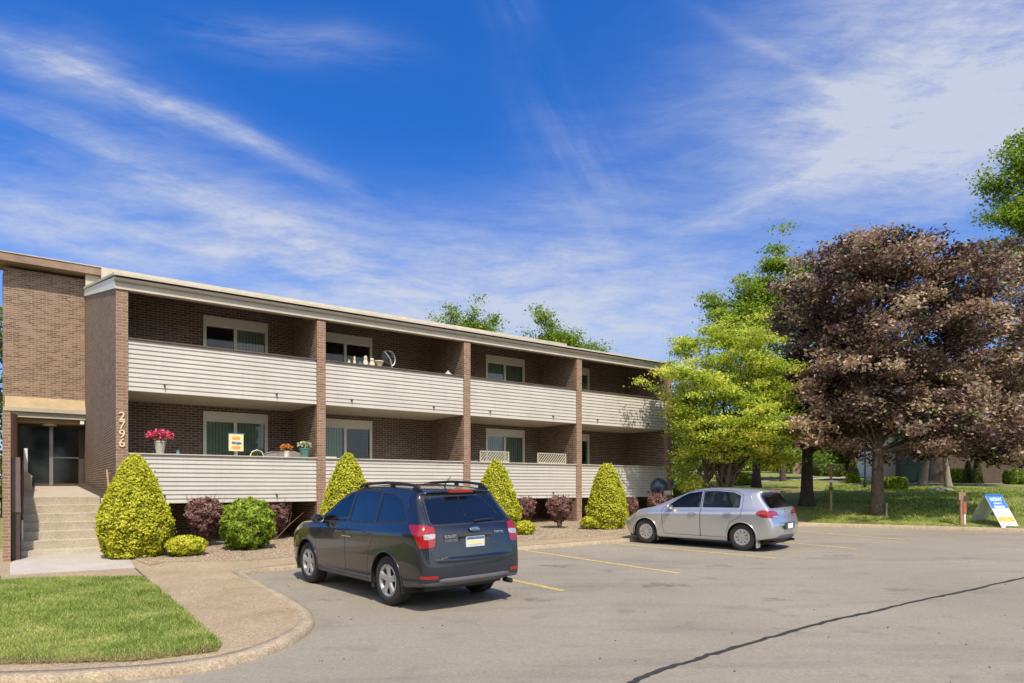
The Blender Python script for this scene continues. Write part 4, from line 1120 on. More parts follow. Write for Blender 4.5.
def make_car(name, C, label, loc, heading):
    root = empty(name, loc, heading); tag(root, label, 'car')
    V, rest = body_surface(C)
    hasN = lambda: None
    XZ = lambda V: V[:, [0, 2]]
    def F(poly, rnd=0.0, side=0, ymin=.35, plane='xz'):
        def f(V):
            if plane == 'xz':
                s_ = sdf_poly(V[:, [0, 2]], poly, rnd)
                lim = (ymin-V[:, 1]*side) if side else (ymin-np.abs(V[:, 1]))
            elif plane == 'yz': s_ = sdf_poly(np.stack([np.abs(V[:, 1]), V[:, 2]], 1), poly, rnd); lim = V[:, 0]-ymin
            elif plane == 'yzf': s_ = sdf_poly(np.stack([np.abs(V[:, 1]), V[:, 2]], 1), poly, rnd); lim = ymin-V[:, 0]
            return np.maximum(s_, lim)
        return f
    def both(f, g): return lambda V: np.maximum(f(V), g(V))
    lean_side = lambda V: V
    body_p = []; trim_p = []; clad_p = []
    # wheel openings
    for wx in (0, C['wb']):
        f = lambda V, wx=wx: np.maximum(np.hypot(V[:, 0]-wx, V[:, 2]-C['rt']*1.0)-C['arch'], .5-np.abs(V[:, 1]))
        V, _, rest = cut(V, rest, f)
    archrim = []
    for wx in (0, C['wb']):
        f = lambda V, wx=wx: np.maximum(np.maximum(np.hypot(V[:, 0]-wx, V[:, 2]-C['rt'])-C['arch']-C['archlip'], .6-np.abs(V[:, 1])), C['liptop']*(V[:, 2]-9) if False else -1)
        V, a_, rest = cut(V, rest, f); archrim += a_
    # tailgate glass and windscreen
    pieces = {}
    V, tr, rest = cut(V, rest, F(C['rearglass'], C['seal'], plane='yz', ymin=C['rg_x']))
    V, rg, tr = cut(V, tr, F(C['rearglass'], 0, plane='yz', ymin=C['rg_x'])); trim_p += tr
    V, tr, rest = cut(V, rest, F(C['screen'], C['seal'], plane='yzf', ymin=C['ws_x']))
    V, wsg, tr = cut(V, tr, F(C['screen'], 0, plane='yzf', ymin=C['ws_x'])); trim_p += tr
    # lamps
    V, tl_, rest = cut(V, rest, C['taillamp']); V, tlc, tl_ = cut(V, tl_, C['taillamp_clear'])
    V, hl, rest = cut(V, rest, C['headlamp'])
    V, rf, rest = cut(V, rest, C['reflector'])
    # tailgate gap
    tg_o = F(C['gate'], .004, plane='yz', ymin=C['gate_x']); tg_i = F(C['gate'], -.004, plane='yz', ymin=C['gate_x']+.0)
    V, tg, rest = cut(V, rest, tg_o); V, gate, gp_ = cut(V, tg, tg_i); gap_p = gp_
    glass = {}; doors = {}
    for side in (1, -1):
        for k, poly in enumerate(C['sideglass']):
            V, tr, rest = cut(V, rest, F(poly, C['seal'], side)); V, g, tr = cut(V, tr, F(poly, 0, side)); glass[side, k] = g; trim_p += tr
    # doors around the windows (door skins below the glass)
    for side in (1, -1):
        for k, poly in enumerate(C['doors']):
            V, d, rest = cut(V, rest, F(poly, .006, side, .5)); V, d, gp2 = cut(V, d, F(poly, -.005, side, .5)); doors[side, k] = d; gap_p += gp2
    V, cl, rest = cut(V, rest, C['cladding']); clad_p += cl
    V, gr, rest = cut(V, rest, C['grille'])
    P = M[C['paint']]
    body = part_mesh('body', V, rest+trim_p+gap_p+clad_p+archrim, None, root, mats=[P, M['black'], M[C['cladmat']]],
                     mi=[0]*len(rest)+[1]*(len(trim_p)+len(gap_p))+[2]*len(clad_p)+[C['archmi']]*len(archrim))
    # doors
    dobj = {}
    for (side, k), d in doors.items():
        if not d: continue
        V3, dc, dp = cut(V, d, C['cladding'])
        do = part_mesh('door', V3, dp+dc, None, root, mats=[P, M[C['cladmat']]], mi=[0]*len(dp)+[1]*len(dc)); dobj[side, k] = do
        hx, hz = C['handles'][k]; s_ = side
        ys = C['handle_y']
        mb = MB(); mb.tube([(hx-.10, s_*(ys-.012), hz), (hx-.08, s_*(ys+.022), hz+.002), (hx+.08, s_*(ys+.026), hz), (hx+.10, s_*(ys-.01), hz)], .016, 8)
        mb.build('door_handle', P if C['handle_paint'] else M['chrome'], do, smooth=True, org=(0, 0, 0))
    for (side, k), g in glass.items():
        par = dobj.get((side, k), root)
        part_mesh('window', V, g, M[C['glassmats'][k]], par, inset=.004)
    tgate = part_mesh('tailgate', V, gate, P, root)
    part_mesh('rear_window', V, rg, M[C['rearglassmat']], tgate, inset=.004)
    part_mesh('windscreen', V, wsg, M['car_glass_clear'], root, inset=.004)
    for s_ in (1, -1):
        sel = lambda ps: [p for p in ps if V[p[0]][1]*s_ > 0]
        t = part_mesh('tail_light', V, sel(tl_), M['taillight'], root, inset=-.006)
        if sel(tlc): part_mesh('reversing_light', V, sel(tlc), M['clear_lens'], t, inset=-.008)
        if sel(hl): part_mesh('headlight', V, sel(hl), M['headlight'], root, inset=-.004)
        if sel(rf): part_mesh('reflector', V, sel(rf), M['taillight'], root, inset=-.003)
    if gr: part_mesh('grille', V, gr, M['black'], root, inset=.01)
    # wheel wells
    mb = MB()
    for wx in (0, C['wb']):
        for s_ in (1, -1):
            n = 28; vs = []; yo = C['ww']-.012; yi = .45; Rr = C['arch']+.012
            for yv in (yo, yi):
                for q in range(n+1):
                    a = -.35+(math.pi+.7)*q/n; vs.append((wx+Rr*math.cos(a), s_*yv, C['rt']+Rr*math.sin(a)))
            fs = [(i, i+1, n+2+i, n+1+i) for i in range(n)]; mb.add(vs, fs); mb.add([v for v in vs[n+1:]], [tuple(range(n+1))])
    mb.box(-.6, C['wb']+.6, -.62, .62, C['floor'], C['floor']+.05)
    mb.tube([(0, -.7, C['rt']), (0, .7, C['rt'])], .05, 8); mb.tube([(C['wb'], -.7, C['rt']), (C['wb'], .7, C['rt'])], .05, 8)
    mb.build('underbody', M['black'], root, org=(0, 0, 0))
    for wx in (0, C['wb']):
        for s_ in (1, -1): wheel(root, wx, s_*(C['ww']-.035-C['tw']/2), C['rt'], C['tw'], C['style'], s_)
    for wx in (0, C['wb']):
        for s_ in (1, -1):
            pts = []
            for q in range(25):
                a = math.radians(-8+196*q/24); Rr = C['arch']+.006; x, z = wx+Rr*math.cos(a), C['rt']+Rr*math.sin(a)
                near = V[(np.abs(V[:, 0]-x) < .05) & (np.abs(V[:, 2]-z) < .05) & (V[:, 1]*s_ > .5)]
                y = float(np.max(np.abs(near[:, 1]))) if len(near) else C['ww']-.01
                pts.append((x, s_*(y-.004), z))
            mb = MB(); mb.tube(pts, .013, 6); mb.build('arch_lip', P, root, smooth='all', org=(0, 0, 0))
    # interior
    def seatset(x, n_, ymax, zt):
        for q in range(n_):
            y = -ymax+2*ymax*q/max(1, n_-1); hw = .24
            mb = MB(); mb.prism([(x, zt-.95), (x+.5, zt-.9), (x+.5, zt-.78), (x+.08, zt-.74), (x-.13, zt-.22), (x-.24, zt-.24), (x-.12, zt-.8)], 'y', y-hw, y+hw)
            mb.prism([(x-.17, zt-.21), (x-.08, zt-.20), (x-.12, zt-.02), (x-.21, zt-.04)], 'y', y-.12, y+.12)
            mb.build('seat', M[C['seatmat']], root, bevel=.03, org=(0, 0, 0))
    seatset(C['wb']*.50, 2, .36, C['roofz']-.14); seatset(C['wb']*.16, 2, .36, C['roofz']-.18)
    mb = MB(); mb.prism([(C['wb']*.82, C['belt0']-.03), (C['wb']*.82, C['belt0']-.25), (C['wb']*.97, C['belt0']-.25), (C['wb']*.97, C['belt0']-.02), (C['wb']*.9, C['belt0']+.03)], 'y', -.64, .64); mb.box(-.55, C['wb']*.95, -.65, .65, C['floor']+.06, C['floor']+.18)
    mb.build('dashboard', M['black'], root, bevel=.02, org=(0, 0, 0))
    # mirrors
    for s_ in (1, -1):
        mx, mz, my = C['mirror']
        mb = MB(); mb.blob((mx, s_*(my+.10), mz), (.065, .105, .075), 14, 9); mb.tube([(mx+.02, s_*(my-.03), mz-.06), (mx, s_*(my+.04), mz-.03)], .022, 6)
        mo = mb.build('wing_mirror', P, root, smooth='all', org=(0, 0, 0))
        mb = MB(); mb.lathe([(.001, 0), (.058, .0), (.06, .01)], (0, 0, 0), n=18); g = mb.build('mirror_glass', M['chrome'], mo, org=(0, 0, 0))
        g.location = (mx-.058, s_*(my+.105), mz); g.rotation_euler = (0, R(-90), 0); g.scale = (1, 1.5, 1)
    return root, body, tgate, V

# --- dark compact SUV
C = dict(paint='navy_paint', cladmat='grey_trim', style='suv', seatmat='seat',
    xr=-.98, xf=3.615, wb=2.64, rt=.352, tw=.225, ww=.895, arch=.408, archlip=.0, liptop=0, archmi=2, floor=.24, seal=.020,
    half=[(-.98, .86), (-.6, .885), (0, .897), (1.3, .892), (2.6, .897), (3.1, .88), (3.6, .80)],
    belt=[(-.98, 1.13), (-.6, 1.13), (.3, 1.10), (1.3, 1.06), (2.1, 1.03), (2.45, 1.01), (2.9, .985), (3.3, .92), (3.5, .84), (3.6, .76)],
    sill=[(-.98, .36), (-.5, .30), (0, .26), (2.6, .25), (3.3, .24), (3.6, .28)],
    top=[(-.8, 1.59), (-.56, 1.62), (-.3, 1.66), (0, 1.69), (.6, 1.705), (1.1, 1.695), (1.45, 1.635), (1.62, 1.575), (2.36, 1.13), (2.5, 1.10), (2.9, 1.07), (3.25, 1.01), (3.42, .95), (3.55, .85), (3.6, .78)],
    crown=[(-1, .035), (1.6, .045), (2.4, .05), (3.6, .03)], shoulder=.045, roofw=.64, roofz=1.66, belt0=1.05,
    rear=[(.2, -.86), (.36, -.93), (.50, -.975), (.66, -.965), (.74, -.90), (.95, -.90), (1.10, -.875), (1.2, -.82), (1.50, -.54), (1.56, -.52), (1.60, -.60), (1.63, -.56), (1.7, -.4)],
    front=[(.2, 3.45), (.35, 3.58), (.5, 3.615), (.65, 3.605), (.80, 3.57), (.9, 3.50), (.98, 3.36), (1.05, 3.1), (1.1, 2.8)],
    st=[-.42, -.15, .2, .55, .9, 1.25, 1.5, 1.68, 1.9, 2.15, 2.36, 2.5, 2.75, 3.0],
    rearglass=[(-.1, 1.17), (.63, 1.17), (.655, 1.20), (.58, 1.52), (.5, 1.545), (-.1, 1.55)], rg_x=-.30,
    screen=[(-.1, 1.14), (.72, 1.12), (.58, 1.56), (-.1, 1.60)], ws_x=1.5,
    gate=[(-.1, .665), (.66, .665), (.72, .80), (.645, .84), (.60, 1.05), (.71, 1.16), (.62, 1.55), (.56, 1.585), (-.1, 1.60)], gate_x=-.25,
    sideglass=[[(1.26, 1.125), (2.13, 1.10), (1.93, 1.27), (1.70, 1.42), (1.52, 1.52), (1.27, 1.565)],
               [(.40, 1.15), (1.18, 1.13), (1.19, 1.57), (.9, 1.59), (.46, 1.575)],
               [(-.46, 1.21), (.33, 1.16), (.38, 1.565), (.12, 1.555), (-.16, 1.49)]],
    doors=[[(1.215, .33), (2.18, .33), (2.26, .5), (2.27, 1.0), (2.24, 1.09), (1.96, 1.30), (1.73, 1.455), (1.54, 1.56), (1.235, 1.61)],
           [(.50, .33), (1.207, .33), (1.227, 1.61), (.9, 1.625), (.42, 1.61), (.355, 1.15), (.355, .93), (.47, .75), (.52, .55)]],
    handles=[(1.40, .965), (.56, .99)], handle_y=.893, handle_paint=True, glassmats=['car_glass', 'car_glass_dark', 'car_glass_dark'], rearglassmat='car_glass_dark',
    mirror=(2.04, 1.13, .86))
def tail_suv(V):
    side = sdf_poly(V[:, [0, 2]], [(-1.1, .86), (-.80, .86), (-.62, 1.06), (-.42, 1.17), (-.44, 1.19), (-.9, 1.19), (-1.1, 1.17)], 0)
    return np.maximum(np.maximum(side, .60-np.abs(V[:, 1])), np.maximum(V[:, 0]+.35, 0*V[:, 0]-9))
def tail_suv_f(V):
    y, z = np.abs(V[:, 1]), V[:, 2]
    rear = sdf_poly(np.stack([y, z], 1), [(.655, .885), (.75, .87), (.95, .87), (.95, 1.175), (.75, 1.165), (.64, 1.145), (.625, 1.05)], 0)
    side = sdf_poly(V[:, [0, 2]], [(-1.2, .86), (-.82, .865), (-.74, 1.0), (-.54, 1.15), (-.56, 1.18), (-1.2, 1.18)], 0)
    return np.maximum(rear, side)
C['taillamp'] = tail_suv_f
C['taillamp_clear'] = lambda V: np.maximum(np.maximum(sdf_poly(np.stack([np.abs(V[:, 1]), V[:, 2]], 1), [(.64, .99), (.80, .975), (.80, 1.045), (.63, 1.055)]), V[:, 0]+.6), 0*V[:, 0]-9)
C['headlamp'] = lambda V: np.maximum(np.maximum(sdf_poly(V[:, [0, 2]], [(2.96, .90), (3.2, .79), (3.7, .70), (3.7, .88), (3.40, .955), (3.02, .975)]), .48-np.abs(V[:, 1])), 2.9-V[:, 0])
C['reflector'] = lambda V: np.maximum(np.maximum(sdf_poly(np.stack([np.abs(V[:, 1]), V[:, 2]], 1), [(.62, .455), (.85, .465), (.87, .505), (.62, .50)]), V[:, 0]+.82), 0*V[:, 0]-9)
def clad_suv(V):
    x, z = V[:, 0], V[:, 2]
    line = np.interp(x, [-1.0, -.7, -.45, .4, .6, 2.0, 2.3, 3.0, 3.2, 3.6], [.41, .40, .36, .36, .375, .36, .33, .33, .38, .42])
    return z-line
C['cladding'] = clad_suv
C['grille'] = lambda V: np.maximum(np.maximum(sdf_poly(np.stack([np.abs(V[:, 1]), V[:, 2]], 1), [(-.1, .66), (.42, .68), (.46, .82), (-.1, .84)]), 3.3-V[:, 0]), 0*V[:, 0]-9)
rl = ground_at(391, 605.2); fl_ = ground_at(310.5, 582.2)
hd = Vector((fl_.x-rl.x, fl_.y-rl.y)); hd.normalize(); ha = math.atan2(hd.y, hd.x)
left = Vector((-hd.y, hd.x))
rc = Vector((rl.x, rl.y))-left*(.80)
SUV_LOC = (rc.x, rc.y, lot_z(rc.x, rc.y)+.004)
suv, suv_body, suv_gate, _ = make_car('parked_car', C, 'dark charcoal blue estate car with roof rails parked nose-in toward the hedge cones', SUV_LOC, ha)
def tilt(o, ang):
    # follow the slope of the lot along and across the car
    gx = (-.0055*1)*-1; gy = .0203
    sx = gx*math.cos(ang)+gy*math.sin(ang); sy = -gx*math.sin(ang)+gy*math.cos(ang)
    o.rotation_euler = (math.atan(sy), -math.atan(sx), ang)
tilt(suv, ha)
og0 = (0, 0, 0)
def roof_y(x): return .60
for s_ in (1, -1):
    pts = []
    for x, z in [(1.30, 1.645), (1.2, 1.675), (1.0, 1.70), (.45, 1.722), (.05, 1.715), (-.28, 1.69), (-.42, 1.655), (-.46, 1.62)]: pts.append((x, s_*(.585-.01*abs(x)), z))
    mb = MB(); mb.tube(pts, [.018, .022, .022, .022, .022, .022, .022, .02], 8)
    rr_ = mb.build('roof_rail', M['black'], suv, smooth='all', org=og0)
    for xx in (1.1, .3, -.33):
        mb = MB(); mb.prism([(xx-.08, 1.61), (xx+.08, 1.61), (xx+.03, 1.705-.02*abs(xx)), (xx-.03, 1.705-.02*abs(xx))], 'y', s_*.573-.016, s_*.573+.016); mb.build('rail_foot', M['black'], rr_, org=og0)
mb = MB(); mb.tube([(-.2, 0.0, 1.66), (-.21, 0, 1.70), (-.36, .0, 1.82)], [.02, .008, .004], 6); mb.build('antenna', M['black'], suv, smooth=True, org=og0)
mb = MB(); mb.prism([(-.608, -.2), (-.608, .2), (-.57, .22), (-.57, -.22)], 'z', 1.585, 1.625); mb.build('brake_light', M['taillight'], suv, org=og0)
# rear bumper step, plate, badge, lettering, wiper, tail pipe, lamps
M['plate'] = simple('number_plate', (.62, .66, .70), .4, var=.05)
mb = MB(); mb.box(-.928, -.905, -.16, .16, .845, .99); pt = mb.build('license_plate', M['plate'], suv, org=og0)
mb = MB(); mb.box(-.9325, -.9285, -.15, .15, .95, .98); mb.build('plate_band', M['pic_b'], pt, org=og0)
mb = MB(); mb.box(-.932, -.9285, -.12, .12, .875, .935); mb.build('plate_panel', M['pic_y'], pt, org=og0)
mb = MB(); mb.prism([(-.24, 1.0), (.24, 1.0), (.26, .99), (.24, .83), (-.24, .83), (-.26, .99)], 'x', -.912, -.897); mb.build('plate_recess', M['dark_trim'], suv, org=og0)
mb = MB(); mb.prism([(-.30, 1.0), (.30, 1.0), (.29, 1.035), (-.29, 1.035)], 'x', -.935, -.89); mb.build('chrome_strip', M['dark_trim'], suv, org=og0, bevel=.005)
bd = MB(); bd.lathe([(.001, 0), (.052, 0), (.06, .004), (.052, .01), (.001, .012)], (0, 0, 0), n=24)
b_o = bd.build('badge', M['pic_b'], suv, smooth=True, org=og0); b_o.location = (-.908, 0, 1.085); b_o.rotation_euler = (0, R(-82), 0); b_o.scale = (.62, 1.3, 1)
bd = MB(); bd.lathe([(.052, .004), (.058, .016), (.066, .004)], (0, 0, 0), n=24)
for q, (a, b2, s2) in enumerate([(-.028, 0.0, .013), (.01, .012, .008), (.022, -.012, .008), (.0, -.018, .008), (.034, .01, .007), (.012, .026, .007)]):
    bd.lathe([(.001, .018), (s2, .012)], (b2, a, 0), n=5)
br = bd.build('badge_ring', M['chrome'], b_o, smooth=True, org=og0)
text_mesh('lettering', 'SUBARU', .055, M['chrome'], suv, (-.906, .40, 1.00), (R(90), 0, R(-90)), .003, bold=.0008)
text_mesh('lettering', 'FORESTER', .045, M['chrome'], suv, (-.909, .40, .945), (R(90), 0, R(-90)), .003, bold=.0005)
text_mesh('lettering', 'LIMITED', .045, M['chrome'], suv, (-.903, -.44, 1.02), (R(90), 0, R(-90)), .003, bold=.0005)
text_mesh('lettering', 'AWD', .045, M['chrome'], suv, (-.935, .52, .715), (R(90), 0, R(-90)), .003, bold=.001)
mb = MB(); mb.tube([(-.88, -.02, 1.185), (-.862, -.05, 1.20), (-.835, -.40, 1.215)], [.018, .012, .008], 6); mb.build('wiper', M['black'], suv_gate, smooth=True, org=og0)
mb = MB(); mb.lathe([(.04, 0), (.04, .12), (.032, .12), (.032, 0)], (-.92, 0, 0), n=16); mb2 = MB(); mb2.tube([(-.80, -.62, .31), (-.955, -.62, .305)], .036, 14); mb2.build('tail_pipe', M['black'], suv, smooth=True, org=og0)
# bumper top step and lower lip
def bumper(root, zs, xs, half, mat, name='bumper', th=.03):
    n = 22; vs = []
    for k in range(n+1):
        u = -1+2*k/n; y = half*u; c = abs(u)**4
        for z, x in zip(zs, xs): vs.append((x+c*.16+abs(u)**2*.02, y, z))
    m = len(zs); mb = MB(); mb.add(vs, [(k*m+j, k*m+j+1, (k+1)*m+j+1, (k+1)*m+j) for k in range(n) for j in range(m-1)])
    return mb.build(name, mat, root, smooth='all', org=og0)
bumper(suv, [.735, .72, .67, .655], [-.90, -.985, -.995, -.975], .80, M['navy_paint'], 'bumper_step')
bumper(suv, [.455, .44, .40, .36, .34], [-.965, -.99, -.985, -.95, -.90], .82, M['grey_trim'], 'bumper_lip')
# mud line: light body moulding on the front door as in the photo
mb = MB(); mb.box(1.0, 1.3, .899, .903, .90, .912); mb.build('side_moulding', M['chrome'], suv, org=og0)

# --- silver hatchback
C2 = dict(paint='silver_paint', cladmat='silver_paint', style='hatch', seatmat='seat_mid',
    xr=-.76, xf=3.42, wb=2.578, rt=.318, tw=.195, ww=.885, arch=.352, archlip=.0, liptop=0, archmi=0, floor=.17, seal=.014,
    half=[(-.74, .86), (-.4, .885), (0, .893), (1.3, .885), (2.5, .885), (2.9, .855), (3.2, .78), (3.40, .70)],
    belt=[(-.74, .985), (-.3, .985), (.5, .95), (1.3, .93), (2.1, .905), (2.4, .895), (2.8, .845), (3.1, .77), (3.3, .68), (3.46, .58)],
    sill=[(-.74, .32), (-.4, .24), (0, .20), (2.5, .19), (3.1, .19), (3.45, .25)],
    top=[(-.65, 1.345), (-.42, 1.405), (-.2, 1.442), (.15, 1.466), (.6, 1.476), (1.05, 1.468), (1.32, 1.435), (1.52, 1.375), (2.36, 1.0), (2.5, .97), (2.8, .92), (3.1, .845), (3.25, .77), (3.36, .68), (3.46, .60)],
    crown=[(-1, .03), (1.5, .04), (2.4, .045), (3.6, .03)], shoulder=.06, roofw=.60, roofz=1.44, belt0=.93,
    rear=[(.15, -.60), (.26, -.66), (.40, -.755), (.55, -.775), (.62, -.765), (.68, -.685), (.85, -.675), (.97, -.66), (1.02, -.62), (1.30, -.32), (1.335, -.33), (1.37, -.44), (1.40, -.40), (1.5, -.2)],
    front=[(.15, 3.22), (.3, 3.37), (.45, 3.41), (.58, 3.39), (.68, 3.29), (.8, 3.08), (.9, 2.82)],
    st=[-.2, .05, .35, .7, 1.05, 1.3, 1.48, 1.66, 1.85, 2.1, 2.34, 2.48, 2.7, 2.92],
    rearglass=[(-.1, 1.02), (.66, 1.015), (.675, 1.045), (.555, 1.305), (.50, 1.325), (-.1, 1.33)], rg_x=-.1,
    screen=[(-.1, 1.02), (.68, .99), (.50, 1.36), (-.1, 1.40)], ws_x=1.4,
    gate=[(-.1, .665), (.52, .665), (.60, .80), (.58, .93), (.71, 1.02), (.585, 1.33), (.52, 1.36), (-.1, 1.375)], gate_x=-.05,
    sideglass=[[(1.08, .995), (1.98, .965), (1.80, 1.10), (1.60, 1.235), (1.42, 1.315), (1.10, 1.36)],
               [(.08, 1.015), (1.0, .998), (1.02, 1.365), (.7, 1.375), (.28, 1.345), (.10, 1.28)]],
    doors=[[(1.035, .30), (2.02, .30), (2.07, .5), (2.10, .86), (2.08, .955), (1.84, 1.12), (1.63, 1.27), (1.44, 1.355), (1.055, 1.40)],
           [(.32, .30), (1.027, .30), (1.047, 1.40), (.7, 1.415), (.22, 1.385), (.02, 1.29), (-.0, .95), (.02, .80), (.28, .66), (.36, .45)]],
    handles=[(1.24, .845), (.32, .87)], handle_y=.888, handle_paint=False, glassmats=['car_glass_clear', 'car_glass_clear'], rearglassmat='car_glass',
    mirror=(1.86, .98, .84))
def tail_h(V):
    y, z = np.abs(V[:, 1]), V[:, 2]
    rear = sdf_poly(np.stack([y, z], 1), [(.42, .80), (.95, .78), (.95, .965), (.70, .955), (.46, .925), (.41, .86)], 0)
    side = sdf_poly(V[:, [0, 2]], [(-1.2, .76), (-.50, .80), (-.34, .87), (-.36, .925), (-.48, .97), (-1.2, .98)], 0)
    return np.maximum(rear, side)
C2['taillamp'] = tail_h
C2['taillamp_clear'] = lambda V: np.maximum(np.maximum(sdf_poly(np.stack([np.abs(V[:, 1]), V[:, 2]], 1), [(.44, .80), (.64, .79), (.72, .80), (.72, .825), (.46, .83)]), V[:, 0]+.45), 0*V[:, 0]-9)
C2['headlamp'] = lambda V: np.maximum(np.maximum(sdf_poly(V[:, [0, 2]], [(2.90, .70), (3.05, .60), (3.6, .54), (3.6, .67), (3.3, .76), (2.95, .80)]), .36-np.abs(V[:, 1])), 2.8-V[:, 0])
C2['reflector'] = lambda V: 0*V[:, 0]+1
C2['cladding'] = lambda V: 0*V[:, 0]+1
C2['grille'] = lambda V: np.maximum(np.maximum(sdf_poly(np.stack([np.abs(V[:, 1]), V[:, 2]], 1), [(-.1, .26), (.55, .28), (.5, .42), (-.1, .44)]), 3.2-V[:, 0]), 0*V[:, 0]-9)
rl = ground_at(742.5, 548.6); fl_ = ground_at(648, 542.3)
hd = Vector((fl_.x-rl.x, fl_.y-rl.y)); hd.normalize(); ha2 = math.atan2(hd.y, hd.x)-R(4.4); hd = Vector((math.cos(ha2), math.sin(ha2))); rl = rl*.972
left = Vector((-hd.y, hd.x)); rc = Vector((rl.x, rl.y))-left*(.80)
golf, golf_body, golf_gate, _ = make_car('parked_car', C2, 'silver hatchback with plastic wheel covers parked in the bay right of the last hedge cone', (rc.x, rc.y, lot_z(rc.x, rc.y)+.004), ha2)
tilt(golf, ha2)
mb = MB(); mb.box(-.81, -.77, -.27, .27, .505, .66); mb.build('plate_recess', M['dark_trim'], golf, org=og0, bevel=.006)
mb = MB(); mb.box(-.817, -.811, -.155, .155, .52, .64); mb.build('license_plate', M['white'], golf, org=og0)
bumper(golf, [.655, .64, .60, .585], [-.72, -.787, -.793, -.775], .76, M['silver_paint'], 'bumper_step')
bumper(golf, [.36, .35, .30, .25], [-.73, -.77, -.765, -.69], .66, M['dark_trim'], 'bumper_lip')
mb = MB(); mb.tube([(-.55, -.42, .235), (-.745, -.42, .225)], .034, 12); mb.build('tail_pipe', M['black'], golf, smooth=True, org=og0)
bd = MB(); bd.lathe([(.044, .004), (.052, .012), (.060, .004)], (0, 0, 0), n=28)
def vbar(mb, a, b_, wd=.006):
    a = Vector((*a, .008)); b_ = Vector((*b_, .008)); t = (b_-a).normalized(); nn = Vector((-t.y, t.x, 0))*wd; up = Vector((0, 0, .006))
    mb.add([a-nn, b_-nn, b_+nn, a+nn, a-nn+up, b_-nn+up, b_+nn+up, a+nn+up], [(4, 5, 6, 7), (0, 1, 5, 4), (1, 2, 6, 5), (2, 3, 7, 6), (3, 0, 4, 7)])
for a, b_ in (((-.020, .044), (0, .006)), ((0, .006), (.020, .044)), ((-.042, .018), (-.018, -.040)), ((-.018, -.040), (0, -.004)), ((0, -.004), (.018, -.040)), ((.018, -.040), (.042, .018))): vbar(bd, a, b_)
b_o = bd.build('badge', M['chrome'], golf, org=og0); b_o.location = (-.672, 0, .895); b_o.rotation_euler = (R(84), 0, R(-90))
bd = MB(); bd.lathe([(.001, .003), (.046, .003)], (0, 0, 0), n=28); d_o = bd.build('badge_disc', M['black'], b_o, org=og0)
mb = MB(); mb.tube([(-.615, -.02, 1.03), (-.605, -.05, 1.04), (-.57, -.40, 1.06)], [.016, .011, .007], 6); mb.build('wiper', M['black'], golf_gate, smooth=True, org=og0)
mb = MB(); mb.box(-.452, -.42, -.16, .16, 1.358, 1.38); mb.build('brake_light', M['taillight'], golf, org=og0)
for s_ in (1, -1):
    mb = MB(); mb.box(-.375, -.345, s_*.79-.10, s_*.79+.07, .09, .33); mb.build('mud_flap', M['silver_paint'], golf, org=og0)
    mb = MB(); mb.box(2.21, 2.235, s_*.80-.08, s_*.80+.06, .11, .33); mb.build('mud_flap', M['dark_trim'], golf, org=og0)
# ---------------------------------------------------------------- hedges and shrubs
M['cone_leaf'] = leaf_mat('golden_cypress', [(0, (.10, .13, .012)), (.25, (.33, .36, .025)), (.55, (.66, .66, .06)), (1, (.82, .80, .17))], .3, .7, .15)
M['yew_leaf'] = leaf_mat('bright_green_yew', [(0, (.06, .10, .012)), (.35, (.20, .32, .03)), (.75, (.46, .56, .08)), (1, (.62, .66, .15))], .3, .6, .2)
M['barberry'] = leaf_mat('barberry_leaf', [(0, (.12, .075, .065)), (.4, (.25, .13, .12)), (.75, (.40, .23, .21)), (.9, (.48, .33, .27)), (1, (.3, .32, .18))], .25, .6, .2)
M['barb_green'] = leaf_mat('barberry_lower_leaf', [(0, (.05, .06, .03)), (.6, (.13, .13, .07)), (1, (.24, .2, .13))], .25, .6, .2)
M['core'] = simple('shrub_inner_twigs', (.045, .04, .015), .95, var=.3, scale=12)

def sprays(name, C, N_, size, wid, rnd, mat, parent, org, per=3, up=.5, jit=.7):
    n = len(C); C = np.repeat(C, per, 0); Nn = np.repeat(N_, per, 0); rn = np.clip(np.repeat(rnd, per)+rng.normal(0, .1, n*per), 0, 1)
    flatp = rng.random((len(C), 1)) < .62
    m_ = unit(Nn+rng.normal(0, .5, C.shape)+np.array([0, 0, .35])); t_ = unit(np.cross(m_, rng.normal(size=C.shape)))
    a0 = unit(Nn+rng.normal(0, jit, C.shape)+np.array([0, 0, up])); b0 = unit(np.cross(a0, rng.normal(size=C.shape)))
    a = np.where(flatp, t_, a0); b_ = np.where(flatp, np.cross(m_, t_), b0)
    sz = rng.uniform(.6, 1.25, (len(C), 1))*size
    return leaf_cloud(name, C, a*sz, b_*sz*wid, rn, mat, parent, org=org)

